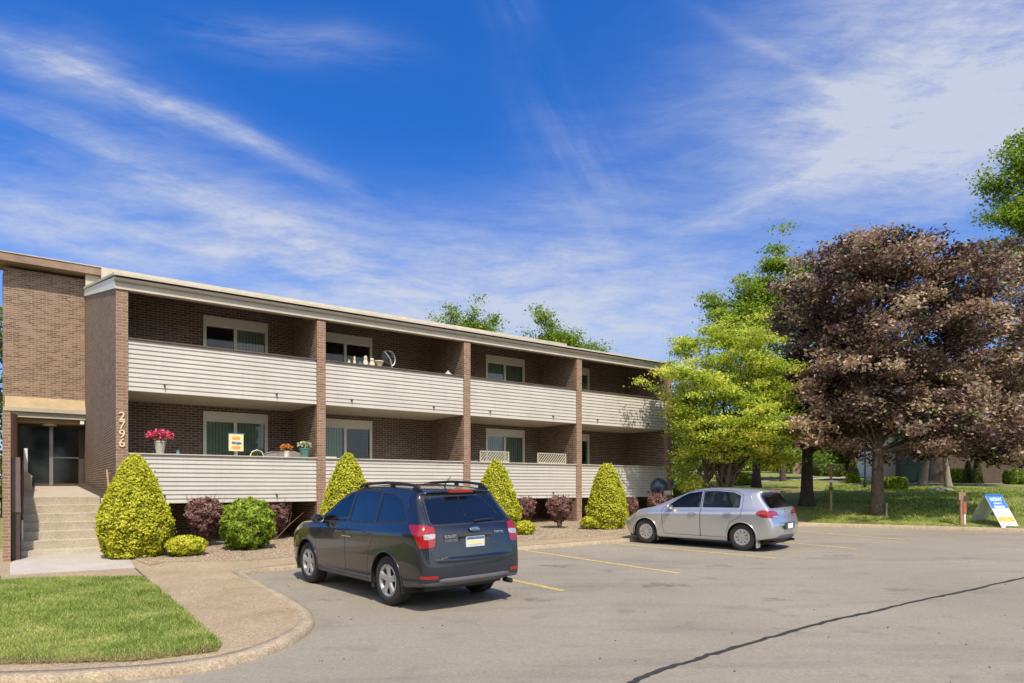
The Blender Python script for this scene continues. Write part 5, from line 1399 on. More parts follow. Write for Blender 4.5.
def cone_shrub(px, py, wpx, toppx, label, n=15000, hmax=None, sharp=.62, low=.32):
    p = ground_at(px, py, KH); Z = p.y; R_ = wpx/2*Z/FPX; p = Vector((p.x, p.y, lot_z(p.x, p.y)+KH))
    p.x *= (Z+R_*.75)/Z; p.y = Z+R_*.75; p.z = lot_z(p.x, p.y)+KH
    H = (486-toppx)/FPX*p.y+EYE-p.z; R_ = wpx/2*p.y/FPX*.97
    root = empty('cypress_bush', p); tag(root, label, 'bush', 'golden cone shrubs along the balcony front')
    def prof(t): return R_*np.where(t < low, .74+.26*np.sin(np.clip(t/low, 0, 1)*np.pi/2), np.power(np.clip(1-(t-low)/(1-low), 0, 1), sharp)*1.0)*np.where(t > .9, 1.0, 1)
    t = rng.random(n*2); keep = rng.random(n*2) < (prof(t)/R_+.06); t = t[keep][:n]; n = len(t); th = rng.uniform(0, 2*np.pi, n)
    lump = 1+.045*np.sin(th*5+t*9+px)+.04*np.sin(th*9-t*17)+.03*np.sin(t*40+th*3)
    r = prof(t)*lump*(1-np.abs(rng.normal(0, .07, n))); h = t*H
    C_ = np.stack([r*np.cos(th), r*np.sin(th), h+.02], 1); Nn = unit(np.stack([np.cos(th), np.sin(th), np.full(n, .45)], 1))
    tuft = .5+.5*np.sin(th*31+3*np.sin(t*41+px))*np.sin(t*63+2*np.sin(th*17))
    C_ += Nn*((tuft-.5)*.06)[:, None]; strays = rng.random(n) < .012; C_[strays] += Nn[strays]*rng.uniform(.02, .09, (int(strays.sum()), 1))
    rn = np.clip(.18+.6*tuft+rng.normal(0, .16, n), 0, 1)
    sprays('foliage', C_, Nn, .025, .5, rn, M['cone_leaf'], root, (0, 0, 0), per=6)
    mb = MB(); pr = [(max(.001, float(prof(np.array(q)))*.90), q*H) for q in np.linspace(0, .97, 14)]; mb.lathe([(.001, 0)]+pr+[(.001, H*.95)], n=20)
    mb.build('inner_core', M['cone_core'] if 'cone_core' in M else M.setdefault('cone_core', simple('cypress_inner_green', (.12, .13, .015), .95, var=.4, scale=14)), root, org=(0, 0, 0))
    mb = MB(); mb.tube([(0, 0, -.1), (0, 0, H*.5)], [.05, .03], 6); mb.build('stem', M['bark_dark'], root, org=(0, 0, 0))
    return root
cone_shrub(135, 560, 69, 455, 'tall golden green teardrop shrub beside the entrance steps, largest of the cone shrubs', 19000)
cone_shrub(348, 549, 58, 454, 'golden green cone shrub behind the bonnet of the dark car', 11000)
cone_shrub(496, 535, 50, 460, 'golden green cone shrub just right of the dark car, by the third brick pier', 10000)
cone_shrub(607, 530, 43, 464, 'golden green cone shrub with a blunt tip beside the nose of the silver car', 10000, sharp=.48, low=.25)

def ball_shrub(px, py, wpx, toppx, mat, name, label, group=None, n=5000, leaf=.045, flat=1.0, wid=.42, legs=False, per=3, jit=.7, back=.7, lumpk=.06, cat='shrub', taper=0.0, gap=.0):
    p = ground_at(px, py, KH); Z = p.y; R_ = wpx/2*Z/FPX
    p.x *= (Z+R_*back)/Z; p.y = Z+R_*back; p.z = lot_z(p.x, p.y)+KH
    H = (486-toppx)/FPX*p.y+EYE-p.z; R_ = wpx/2*p.y/FPX
    root = empty(name, p); tag(root, label, cat, group)
    u = unit(rng.normal(size=(n, 3))); th = np.arctan2(u[:, 1], u[:, 0]); ph = u[:, 2]
    lump = 1+lumpk*np.sin(th*4+ph*5+px)+lumpk*.7*np.sin(th*7-ph*9)+lumpk*.5*np.sin(ph*15+th*3)
    z0 = H*gap; hz = (H-z0)/2
    rad = (1-np.abs(rng.normal(0, .10, n)))*lump
    tp = 1-taper*np.clip((1-(u[:, 2]+1)/2), 0, 1)
    C_ = np.stack([u[:, 0]*R_*rad*tp, u[:, 1]*R_*rad*tp, z0+hz+u[:, 2]*hz*rad], 1)
    C_[:, 2] = np.maximum(C_[:, 2], .03)
    tuft = .5+.5*np.sin(th*13+3*np.sin(ph*9))*np.sin(ph*17+2*np.sin(th*7))
    rn = np.clip(.2+.5*tuft+rng.normal(0, .18, n)+.12*u[:, 2], 0, 1)
    sprays('foliage', C_, u, leaf, wid, rn, mat, root, (0, 0, 0), per=per, jit=jit)
    if legs:
        mb = MB()
        for q in range(9):
            a = q*.7+px; rr_ = R_*.75; mb.tube([(.03*math.cos(a), .03*math.sin(a), -.05), (.25*rr_*math.cos(a), .25*rr_*math.sin(a), H*.3), (rr_*math.cos(a)*.8, rr_*math.sin(a)*.8, H*.75)], [.018, .013, .006], 5)
        mb.build('stems', M['bark'], root, org=(0, 0, 0))
        m2 = 26; th = rng.uniform(0, 6.28, m2); mb = MB()
        for a in th:
            r0 = R_*random.uniform(.3, .95); mb.tube([(r0*.7*math.cos(a), r0*.7*math.sin(a), H*.78), (r0*1.08*math.cos(a), r0*1.08*math.sin(a), H*(1.0+random.uniform(.02, .13)))], [.006, .003], 4)
        mb.build('shoots', M['barb_twig'], root, org=(0, 0, 0))
    else:
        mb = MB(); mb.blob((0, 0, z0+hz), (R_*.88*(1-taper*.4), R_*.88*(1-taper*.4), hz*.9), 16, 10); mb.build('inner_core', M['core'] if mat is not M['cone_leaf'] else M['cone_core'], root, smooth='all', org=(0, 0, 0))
    return root
M['barb_twig'] = simple('red_barberry_twigs', (.20, .09, .08), .8, var=.2)
G1 = 'low golden ball shrubs in the planting bed'; G2 = 'purple barberry bushes under the balconies'
ball_shrub(186.5, 557.5, 37, 536, M['cone_leaf'], 'globe_shrub', 'low yellow-green cushion shrub at the right foot of the largest cone shrub', G1, 4200, .035)
ball_shrub(524.5, 535.5, 21, 521, M['cone_leaf'], 'globe_shrub', 'small yellow-green ball shrub right behind the dark car tail light', G1, 2200, .035)
ball_shrub(592, 530, 23, 515.5, M['cone_leaf'], 'globe_shrub', 'small yellow-green ball shrub against the cone shrub by the silver car', G1, 2200, .035)
ball_shrub(248, 551.5, 49, 500, M['yew_leaf'], 'yew_bush', 'round bright green bush between two purple barberries on the gravel', None, 5200, .062, wid=.3, per=4, lumpk=.09, jit=.6)
barb = dict(leaf=.045, wid=.5, per=3, jit=1.1, legs=True, lumpk=.10, taper=.5, gap=.22)
ball_shrub(204.5, 548.5, 41, 499, M['barberry'], 'barberry_bush', 'purple barberry bush with bare lower stems left of the round green bush', G2, 3400, **barb)
ball_shrub(275, 541, 36, 498, M['barberry'], 'barberry_bush', 'purple barberry bush half hidden behind the round green bush', G2, 2800, **barb)
ball_shrub(526, 526, 23, 498, M['barberry'], 'barberry_bush', 'purple barberry bush touching the cone shrub right of the dark car', G2, 2200, **barb)
ball_shrub(559.5, 529.5, 31, 497, M['barberry'], 'barberry_bush', 'broad purple barberry bush left of the fourth brick pier', G2, 2800, **barb)
ball_shrub(632, 522, 15, 498, M['barberry'], 'barberry_bush', 'narrow barberry bush just right of the blunt cone shrub', G2, 1500, **barb)
ball_shrub(657, 521, 23, 494, M['barberry'], 'barberry_bush', 'reddish barberry bush below the dark rounded grill cover', G2, 1800, **barb)
def twig(px, py, tip, label):
    p = ground_at(px, py, KH); root = empty('dry_branch', p); tag(root, label, 'branch')
    mb = MB(); mb.tube([(0, 0, 0), (tip[0]*.5, tip[1]*.5, tip[2]*.55), tip], [.015, .012, .006], 5); mb.tube([(tip[0]*.5, tip[1]*.5, tip[2]*.55), (tip[0]*.6, tip[1]*.6, tip[2]*1.0)], [.008, .004], 5)
    mb.build('stem', M['barb_twig'], root, org=(0, 0, 0))
twig(274, 541, (.75, .1, .75), 'bare reddish branch reaching right from behind the round green bush')

# ---------------------------------------------------------------- trees
def tree_leafs(C, Nn, n_per, spread, size, wid, droop=.0, flat=.5):
    n = len(C); m = n*n_per
    off = rng.normal(size=(m, 3))*np.array([1, 1, flat])*spread*.5
    P = np.repeat(C, n_per, 0)+off
    a = unit(rng.normal(size=(m, 3))*np.array([1, 1, .55])+np.repeat(Nn, n_per, 0)*.5+np.array([0, 0, -droop])); b_ = unit(np.cross(a, rng.normal(size=(m, 3))*.6+np.array([0, 0, 1.0])))
    sz = rng.uniform(.65, 1.3, (m, 1))*size
    return P, a*sz, b_*sz*wid

def tree(name, label, cat, base, H, trunk_r, lobes, n_cl, n_per, spread, size, mat, bark, group=None, fork=.35, wid=.6, flat=.5, lean=(0, 0), shell=.55, stems=1, seed=1, limbs=34, twigs=True, rmean=.5, rsd=.2, droop=0.0, rag=.12, clsd=.11):
    """lobes: list of (x, y, z, rx, ry, rz, weight) ellipsoids relative to the base"""
    global rng
    rng = np.random.default_rng(seed); rs = random.Random(seed)
    root = empty(name, base); tag(root, label, cat, group)
    wts = np.array([l[6] for l in lobes], float); wts /= wts.sum(); pick = rng.choice(len(lobes), n_cl, p=wts)
    L_ = np.array([l[:6] for l in lobes], float)[pick]
    u = unit(rng.normal(size=(n_cl, 3))); rad = (shell+(1-shell)*rng.random((n_cl, 1)))**.8
    rad *= 1+.12*np.sin(u[:, :1]*6+seed)+.10*np.sin(u[:, 1:2]*9+u[:, 2:3]*7)+rag*rng.normal(size=(n_cl, 1))
    C_ = L_[:, :3]+u*rad*L_[:, 3:6]; 
    k = C_[:, 2] > H*.10; C_, u = C_[k], u[k]
    P, a, b_ = tree_leafs(C_, u, n_per, spread, size, wid, flat=flat, droop=droop)
    clr = np.repeat(rng.normal(0, clsd, len(C_)), n_per)  # clump tones; the maples' wide spread puts highlights and shade into leaf colour
    rn = np.clip(rmean+clr+rng.normal(0, rsd, len(P)), 0, 1); rn = np.where((name == 'purple_maple') & (rng.random(len(P)) < .05), 1.0, np.minimum(rn, .96))
    leaf_cloud('crown', P, a, b_, rn, mat, root)
    mb = MB()
    top = max(l[2]+l[5]*.5 for l in lobes)*.74
    for s_ in range(stems):
        sx, sy = (rs.uniform(-.5, .5)*(stems > 1), rs.uniform(-.4, .4)*(stems > 1))
        pts, rd = [], []; nseg = 9
        for q in range(nseg+1):
            t = q/nseg; wob = .10*H*.1
            pts.append((sx*.25+lean[0]*t+sx*t*3.2+wob*math.sin(t*5+seed)*t, sy*.25+lean[1]*t+sy*t*3+wob*math.cos(t*4+seed)*t, -.2+t*top)); 
            flare = 1+.55*math.exp(-t*top*3.5)
            rd.append(trunk_r*flare*(1-t)**.75*(.7 if stems > 1 else 1)+.012)
        mb.tube(pts, rd, 12)
        idx = rs.sample(range(len(C_)), min(limbs//stems, len(C_)))
        for i in idx:
            c = C_[i]; t0 = max(fork, min(.92, (c[2]/top)*.62)); t0 = fork+(t0-fork)*rs.uniform(.5, 1)
            f_ = t0*nseg; q0 = int(f_); p0 = Vector(pts[q0]).lerp(Vector(pts[min(q0+1, nseg)]), f_-q0); r0 = rd[q0]*(.42 if stems > 1 else .33)
            c = Vector(c); m1 = p0.lerp(c, .4)+Vector((0, 0, (c-p0).length*.10)); m2 = p0.lerp(c, .75)+Vector((rs.uniform(-.1, .1), rs.uniform(-.1, .1), (c-p0).length*.06))
            mb.tube([p0, m1, m2, c], [r0, r0*.6, r0*.32, .008], 6, cap=False)
    mb.build('trunk', bark, root, smooth='all', org=(0, 0, 0))
    return root

M['maple_purple'] = leaf_mat('purple_maple_leaf', [(0, (.045, .032, .032)), (.3, (.12, .075, .065)), (.5, (.24, .155, .12)), (.7, (.44, .31, .22)), (.90, (.62, .47, .34)), (.97, (.52, .42, .28)), (1, (.26, .34, .11))], .25, .5, .3)
M['maple_lower'] = leaf_mat('purple_green_leaf', [(0, (.04, .035, .02)), (.4, (.09, .075, .035)), (.75, (.14, .16, .05)), (1, (.22, .2, .09))], .3, .5, .3)
M['gold_leaf'] = leaf_mat('yellow_green_leaf', [(0, (.10, .19, .025)), (.3, (.30, .41, .06)), (.6, (.55, .63, .11)), (.85, (.76, .76, .18)), (1, (.78, .66, .15))], .45, .5, .3)
M['green_tree'] = leaf_mat('fresh_green_leaf', [(0, (.06, .11, .015)), (.4, (.16, .25, .03)), (.75, (.32, .42, .06)), (1, (.48, .52, .11))], .38, .5, .3)
M['dark_tree'] = leaf_mat('mid_green_leaf', [(0, (.04, .065, .015)), (.4, (.10, .15, .035)), (.8, (.2, .26, .07)), (1, (.32, .36, .11))], .3, .5, .3)

def wpt(px, Y): return ((px-512)/FPX*Y)
def lobe(base, px, py, rx, rz, Y, wt=1.0, ry=None):
    """an ellipsoid of the crown: centre on column px,row py at distance Y, radii in picture pixels"""
    x = wpt(px, Y); z = EYE+(486-py)/FPX*Y
    k = Y/FPX
    return (x-base[0], Y-base[1], z-base[2], rx*k, (ry if ry else rx)*k, rz*k, wt)

def limb_lobes(base, Y, lines):
    out = []
    for (x0, y0, x1, y1, r0, r1, n_, wt) in lines:
        for q in range(n_):
            t = q/(n_-1); r = r0+(r1-r0)*t
            out.append(lobe(base, x0+(x1-x0)*t+random.uniform(-2, 2), y0+(y1-y0)*t+random.uniform(-2, 2), r*random.uniform(.8, 1.2), r*random.uniform(.8, 1.2), Y+random.uniform(-.6, .6), wt*r*r/100))
    return out
# right purple maple
b_ = lawn_at(878, 23.2); Y = b_.y
lb = [lobe(b_, 905, 330, 80, 66, Y+.3, 3, 85), lobe(b_, 880, 262, 42, 24, Y+.4, 1.0, 60), lobe(b_, 955, 280, 52, 30, Y+.8, 1.2, 60), lobe(b_, 985, 350, 55, 60, Y+.5, 1.5, 70), lobe(b_, 850, 375, 55, 60, Y, 1.5, 70),
      lobe(b_, 910, 410, 70, 45, Y-.6, 1.8, 75), lobe(b_, 985, 425, 45, 30, Y-.3, .8, 60), lobe(b_, 1030, 330, 45, 60, Y+1.5, 1.2, 60), lobe(b_, 845, 300, 40, 45, Y+.6, .9, 60), lobe(b_, 830, 425, 40, 28, Y-.5, .5, 50)]
lb += [lobe(b_, 1000, 448, 40, 12, Y-.8, .5, 50), lobe(b_, 940, 450, 30, 10, Y-.6, .3, 40)]
tree('purple_maple', 'broad purple-leaved maple with its trunk standing right behind the far kerb', 'tree', b_, 9, .21, lb, 640, 190, .48, .072, M['maple_purple'], M['bark'], 'purple maples', fork=.34, flat=.5, seed=11, limbs=80, shell=.45, droop=.1, rsd=.14, rag=.16, clsd=.24, rmean=.45)
b_ = lawn_at(807, 26.0); Y = b_.y
lb = [lobe(b_, 850, 270, 34, 34, Y+.5, 1.2), lobe(b_, 815, 345, 40, 60, Y, 1.6, 60), lobe(b_, 840, 400, 50, 50, Y, 1.5, 60), lobe(b_, 800, 300, 22, 26, Y, .5), lobe(b_, 822, 435, 40, 18, Y-.4, .6, 50), lobe(b_, 790, 400, 26, 40, Y+.4, .6, 40)]
tree('purple_maple', 'purple-leaved maple on the left, its dark trunk just behind the silver car', 'tree', b_, 9, .23, lb, 280, 160, .52, .078, M['maple_purple'], M['bark_dark'], 'purple maples', fork=.26, flat=.5, seed=12, limbs=46, shell=.3, rsd=.14, rag=.18, clsd=.24, rmean=.42)
# yellow-green tree beside the block
b_ = lawn_at(717, 24.5); Y = b_.y
lb = [lobe(b_, 735, 350, 42, 34, Y, 1.3), lobe(b_, 705, 385, 45, 34, Y-.4, 1.3), lobe(b_, 765, 385, 36, 32, Y, 1.0), lobe(b_, 738, 425, 60, 30, Y-.5, 1.7, 50), lobe(b_, 679, 374, 17, 7, Y-1.4, .3, 16), lobe(b_, 722, 448, 36, 14, Y-.3, .6, 34), lobe(b_, 770, 430, 32, 22, Y, .6), lobe(b_, 690, 415, 20, 24, Y-.3, .5), lobe(b_, 760, 456, 38, 12, Y, .4, 30), lobe(b_, 688, 345, 14, 9, Y, .2), lobe(b_, 686, 476, 14, 12, Y+.6, .22, 16)]
tree('honey_tree', 'bushy yellow-green tree with several thin stems at the right end of the apartment block', 'tree', b_, 7, .13, lb, 500, 140, .42, .055, M['gold_leaf'], M['bark_dark'], fork=.16, flat=.36, seed=13, stems=4, limbs=90, wid=.5, shell=.30, rag=.2, clsd=.16, rmean=.52, rsd=.24, droop=.15)
# taller green tree behind
b_ = lawn_at(756, 33); Y = b_.y
lb = [lobe(b_, 760, 375, 55, 45, Y, 3.5, 50), lobe(b_, 772, 455, 50, 14, Y, 1.2, 40), lobe(b_, 770, 330, 34, 18, Y, 1.6)]+limb_lobes(b_, Y, [(752, 330, 784, 234, 17, 5, 7, .5), (740, 335, 708, 296, 12, 5, 5, .5), (775, 325, 812, 268, 15, 6, 6, .5), (748, 318, 742, 276, 11, 5, 5, .5), (790, 300, 800, 244, 9, 4, 5, .5), (735, 325, 716, 330, 9, 5, 3, .5)])
tree('ash_tree', 'tall light green tree rising between the yellow-green tree and the purple maples', 'tree', b_, 13, .2, lb, 420, 120, .62, .075, M['green_tree'], M['bark_dark'], fork=.3, flat=.4, seed=14, limbs=40, shell=.25, rmean=.6, rag=.22)
# right edge green tree, top right
b_ = lawn_at(1065, 30); Y = b_.y
lb = [lobe(b_, 1085, 160, 40, 45, Y, 2.0), lobe(b_, 1070, 300, 60, 70, Y, 4), lobe(b_, 1090, 220, 40, 60, Y, 3), lobe(b_, 1040, 262, 34, 18, Y, 1.3)]+limb_lobes(b_, Y, [(1050, 235, 982, 176, 17, 5, 7, .6), (1045, 262, 984, 246, 14, 6, 5, .5), (1050, 195, 1010, 152, 15, 5, 6, .6), (1050, 225, 992, 212, 14, 5, 5, .5), (1030, 175, 1018, 140, 10, 5, 4, .5)])
tree('locust_tree', 'tall green tree cropped by the right edge above the purple maple', 'tree', b_, 16, .26, lb, 340, 120, .62, .07, M['green_tree'], M['bark'], fork=.35, flat=.5, seed=15, limbs=34, shell=.25, rmean=.5, rag=.22)
# tops behind the roof
def back_tree(px, top, wpx, Y, label, seed, mat, shape):
    x = wpt(px, Y); b_ = Vector((x, Y, 0.6))
    lb = limb_lobes(b_, Y, shape)+[lobe(b_, px, 395, wpx*.55, 32, Y, 3.0)]
    tree('roadside_tree', label, 'tree', b_, 12, .22, lb, 190, 80, .62, .085, mat, M['bark_dark'], 'trees showing above the roof', fork=.4, flat=.6, seed=seed, limbs=26, shell=.25, rmean=.5, rag=.22)
back_tree(466, 300, 60, 46, 'small treetop showing over the roof line, the left one of two', 21, M['green_tree'], [(458, 345, 436, 316, 9, 4, 5, .6), (460, 342, 450, 308, 8, 4, 5, .6), (470, 342, 474, 304, 9, 4, 6, .6), (476, 342, 494, 320, 9, 4, 5, .6)])
back_tree(560, 304, 80, 44, 'wider treetop with a slanting crest over the roof line, the right one of two', 22, M['green_tree'], [(566, 350, 536, 308, 12, 4, 7, .7), (560, 345, 518, 332, 9, 3, 5, .5), (565, 350, 578, 332, 9, 4, 4, .6), (570, 352, 603, 350, 10, 4, 5, .6)])
# trees and hedge mass at the back of the lawn
specs = [(672, 52, 430, 40, 40, 'dark_tree'), (700, 60, 440, 34, 40, 'green_tree'), (783, 40, 425, 30, 30, 'green_tree'), (830, 55, 440, 40, 32, 'dark_tree'), (868, 48, 430, 34, 36, 'dark_tree'), (905, 52, 425, 40, 36, 'green_tree'), (960, 55, 415, 46, 44, 'dark_tree'), (1015, 50, 400, 44, 50, 'dark_tree')]
nm = ['deep green tree behind the right end of the apartment block', 'green background tree behind the yellow-green tree', 'light green tree with a dark slim trunk between the yellow tree and the maples', 'dark background tree beyond the lawn left of the black lamp post', 'dark background tree behind the maple trunk', 'green background tree above the white garage', 'dark tree over the brick house roof', 'dark tree at the far right behind the brick house']
for k, (px, Y, cy, rx, rz, mk) in enumerate(specs):
    b_ = lawn_at(px, Y) if k != 2 else lawn_at(783, 38)
    lb = [lobe(b_, px, cy, rx, rz, Y, 2), lobe(b_, px-rx*.5, cy+rz*.5, rx*.5, rz*.4, Y, .7), lobe(b_, px+rx*.5, cy+rz*.4, rx*.5, rz*.4, Y, .7)]
    tree('background_tree', nm[k], 'tree', b_, 8, .17, lb, 90, 90, 1.3, .17, M[mk], M['bark_dark'], 'trees beyond the lawn', fork=.35, flat=.6, seed=40+k, limbs=16, shell=.3)
# left edge foliage beyond the entrance wall
b_ = Vector((-24.3, 32, -.2))
lb = [(0, 0, 4, 2.2, 2, 3.5, 1), (.1, 0, 8.0, 1.7, 2, 3.0, 1)]
tree('background_tree', 'green foliage at the extreme left edge beside the entrance wall', 'tree', b_, 10, .2, lb, 80, 80, 1.0, .14, M['dark_tree'], M['bark_dark'], fork=.2, seed=60, limbs=14)

# unseen trees added behind and left of the camera for glass and paint reflections
def wood():
    r2 = np.random.default_rng(5); C_ = []
    for k in range(26):
        x = -62+k*4.6+r2.uniform(-1, 1); y = -27-r2.uniform(0, 6); h = r2.uniform(11, 17)
        u = unit(r2.normal(size=(260, 3))); C_.append(np.array([x, y, h*.55])+u*np.array([3.2, 2.4, h*.5])*r2.uniform(.6, 1, (260, 1)))
    for k in range(11):
        x = -44-r2.uniform(0, 5); y = -26+k*4.4; h = r2.uniform(8, 12)
        u = unit(r2.normal(size=(220, 3))); C_.append(np.array([x, y, h*.5])+u*np.array([3.0, 3.0, h*.5])*r2.uniform(.6, 1, (220, 1)))
    C_ = np.concatenate(C_); n = len(C_)*4; P = np.repeat(C_, 4, 0)+r2.normal(0, .35, (n, 3))
    a = unit(r2.normal(size=(n, 3))); b_ = unit(np.cross(a, r2.normal(size=(n, 3))))
    leaf_cloud('woodland', P, a*.42, b_*.3, r2.random(n), M['dark_tree'], kind='stuff', label='dark green belt of unseen trees added behind the camera to be reflected', cat='woodland')
wood()
def far_belt():
    r2 = np.random.default_rng(9); C_ = []
    for k in range(46):
        x = 8+k*2.9+r2.uniform(-1, 1); y = 88+r2.uniform(-5, 8); z0 = float(terrain_z(x, y)); h = r2.uniform(5, 9)
        u = unit(r2.normal(size=(260, 3))); C_.append(np.array([x, y, z0+h*.45])+u*np.array([2.6, 2.2, h*.55])*r2.uniform(.6, 1, (260, 1)))
    C_ = np.concatenate(C_); n = len(C_)*4; P = np.repeat(C_, 4, 0)+r2.normal(0, .35, (n, 3))
    a = unit(r2.normal(size=(n, 3))); b_ = unit(np.cross(a, r2.normal(size=(n, 3))))
    leaf_cloud('far_woodland', P, a*.36, b_*.26, r2.random(n), M['green_tree'], kind='stuff', label='far belt of green woodland closing the view beyond the lawn', cat='woodland')
far_belt()
# ---------------------------------------------------------------- the lawn beyond and its things
def far_shrub(px, Y, w_, h_, mat, label, cat='shrub', shape='box', name='shrub', group=None):
    b_ = lawn_at(px, Y); root = empty(name, b_); tag(root, label, cat, group)
    n = 1500; k = Y/FPX; rx, H = w_/2*k, h_*k
    u = unit(rng.normal(size=(n, 3)))
    if shape == 'box': m = np.max(np.abs(u), axis=1, keepdims=True); u = u/m**.7
    if shape == 'cone': t = rng.random(n)**1.4; u[:, 2] = t*2-1; u[:, :2] = unit(u[:, :2])*(1-t[:, None])**.7
    C_ = np.stack([u[:, 0]*rx, u[:, 1]*rx*.7, H*.5+u[:, 2]*H*.5], 1)
    sprays('foliage', C_, unit(u), .10, .5, rng.random(n), mat, root, (0, 0, 0), per=3)
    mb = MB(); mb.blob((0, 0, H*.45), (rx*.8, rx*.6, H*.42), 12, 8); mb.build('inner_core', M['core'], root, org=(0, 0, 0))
far_shrub(735, 37, 32, 12, M['green_tree'], 'clipped box hedge on the lawn behind the silver car', 'hedge', 'box', 'hedge')
far_shrub(895, 31, 19, 11, M['yew_leaf'], 'low bright green bush in front of the white garage')
far_shrub(853, 36, 13, 22, M['yew_leaf'], 'pale green cone-shaped conifer beyond the lawn left of the maple trunk', 'conifer', 'cone', 'conifer')
far_shrub(977, 35, 10, 26, M['dark_tree'], 'dark upright conifer against the brick house, above the folding sign', 'conifer', 'cone', 'conifer')
far_shrub(968, 35.5, 9, 22, M['dark_tree'], 'smaller dark conifer against the brick house, above the red-tagged stake', 'conifer', 'cone', 'conifer')
far_shrub(828, 44, 26, 12, M['dark_tree'], 'dark rounded shrubs in the distance left of the cone conifer')
far_shrub(690, 30, 30, 16, M['green_tree'], 'green undergrowth beside the right end of the apartment block')

far_shrub(1018, 35, 22, 15, M['green_tree'], 'sunlit green bush at the right edge before the brick house')
far_shrub(957, 36.5, 16, 13, M['green_tree'], 'loose green bush against the brick house between pale trunk and conifers')
def obox(root, name, x0, x1, y0, y1, z0, z1, mat, bevel=0.0):
    mb = MB(); mb.box(x0, x1, y0, y1, z0, z1); return mb.build(name, mat, root, bevel=bevel, org=(0, 0, 0))
def house(px, Y, rz, label, parts, name='brick_house'):
    b_ = lawn_at(px, Y); root = empty(name, b_, rz); tag(root, label, 'house'); parts(root); return root
def p_right(root):
    mb = MB(); wall_with_holes(mb, -4.0, 14, 0, .3, -1, 3.6, [(.9, 1.9, 0, 2.2), (6.0, 7.4, .9, 2.2)]); mb.build('wall', M['brick_red'], root, org=(0, 0, 0))
    obox(root, 'side_wall', -4.0, -3.7, .3, 9, -1, 3.6, M['brick_red'])
    mb = MB(); mb.prism([(-.6, 3.55), (4.5, 5.6), (9.6, 3.55), (9.6, 3.75), (4.5, 5.8), (-.6, 3.75)], 'x', -4.5, 14.5); mb.build('roof', M['cap'], root, org=(0, 0, 0))
    obox(root, 'fascia', -4.5, 14.5, -.62, -.58, 3.4, 3.75, M['brown_fascia'])
    d = obox(root, 'door', .95, 1.85, .1, .16, 0, 2.15, M['darkbrown']); obox(d, 'handle', 1.7, 1.75, .06, .1, 1.0, 1.1, M['chrome'])
    w_ = obox(root, 'window', 6.05, 7.35, .1, .15, .95, 2.15, M['white_frame']); obox(w_, 'pane', 6.12, 7.28, .08, .1, 1.02, 2.08, M['pane'])
    for x in (3.4, 9.5):
        mb = MB(); mb.tube([(x, -.06, .3), (x, -.06, 3.5)], .06, 8); dn = mb.build('downpipe', M['brown_fascia'], root, org=(0, 0, 0)); obox(dn, 'pipe_shoe', x-.09, x+.09, -.16, .0, -.15, .3, M['white'])
house(990, 38, R(-14), 'long dull red-brown brick house at the right behind the purple maple', p_right)
def p_gar(root):
    obox(root, 'wall', -.9, 2.2, 0, 4, -1, 2.6, M['white'])
    mb = MB(); mb.prism([(-1.2, 2.55), (.65, 3.4), (2.5, 2.55), (2.5, 2.7), (.65, 3.55), (-1.2, 2.7)], 'y', -.3, 4.3); mb.build('roof', M['brown_fascia'], root, org=(0, 0, 0))
    obox(root, 'garage_door', -.5, 1.8, -.05, -.005, -.5, 2.1, M['siding'])
house(890, 42, R(-10), 'small white garage gable glimpsed right of the maple trunk', p_gar, 'garage')
def p_mid(root):
    mb = MB(); wall_with_holes(mb, -5, 3.2, 0, .3, -1.5, 2.9, [(-3.6, -2.4, .6, 1.9), (-.4, .8, .6, 1.9)]); mb.build('wall', M['brick_entry'], root, org=(0, 0, 0))
    obox(root, 'side_wall', 2.9, 3.2, .3, 8, -1.5, 2.9, M['brick_entry'])
    for x in (-3.6, -.4):
        w_ = obox(root, 'window', x, x+1.2, .1, .15, .6, 1.9, M['white_frame']); obox(w_, 'pane', x+.07, x+1.13, .08, .1, .67, 1.83, M['pane'])
    mb = MB(); mb.prism([(-.6, 2.85), (4, 4.6), (8.6, 2.85), (8.6, 3.05), (4, 4.8), (-.6, 3.05)], 'x', -5.5, 3.7); mb.build('roof', M['cap'], root, org=(0, 0, 0))
house(862, 50, R(-6), 'low tan brick house beyond the lawn left of the white garage', p_mid)

def wheelie(px, Y, label):
    b_ = lawn_at(px, Y); root = empty('rubbish_bin', b_, R(-10)); tag(root, label, 'bin', 'green bins by the white garage')
    g = M.setdefault('bin_green', simple('dark_green_plastic', (.018, .06, .045), .5))
    mb = MB(); mb.prism([(-.26, .08), (.26, .08), (.31, 1.0), (-.31, 1.0)], 'y', -.3, .3); mb.build('bin_body', g, root, bevel=.02, org=(0, 0, 0))
    mb = MB(); mb.prism([(-.33, 1.003), (.33, 1.003), (.33, 1.06), (.2, 1.12), (-.2, 1.12), (-.33, 1.06)], 'y', -.35, .34); mb.build('lid', g, root, org=(0, 0, 0))
    for s_ in (-1, 1):
        mb = MB(); mb.tube([(s_*.2, .28, .1), (s_*.28, .28, .1)], .1, 12); mb.build('wheel', M['black'], root, org=(0, 0, 0))
wheelie(909, 35.5, 'dark green bin beside the white garage, left of two'); wheelie(922, 36.2, 'dark green bin by the pale leaning trunk, right of two')

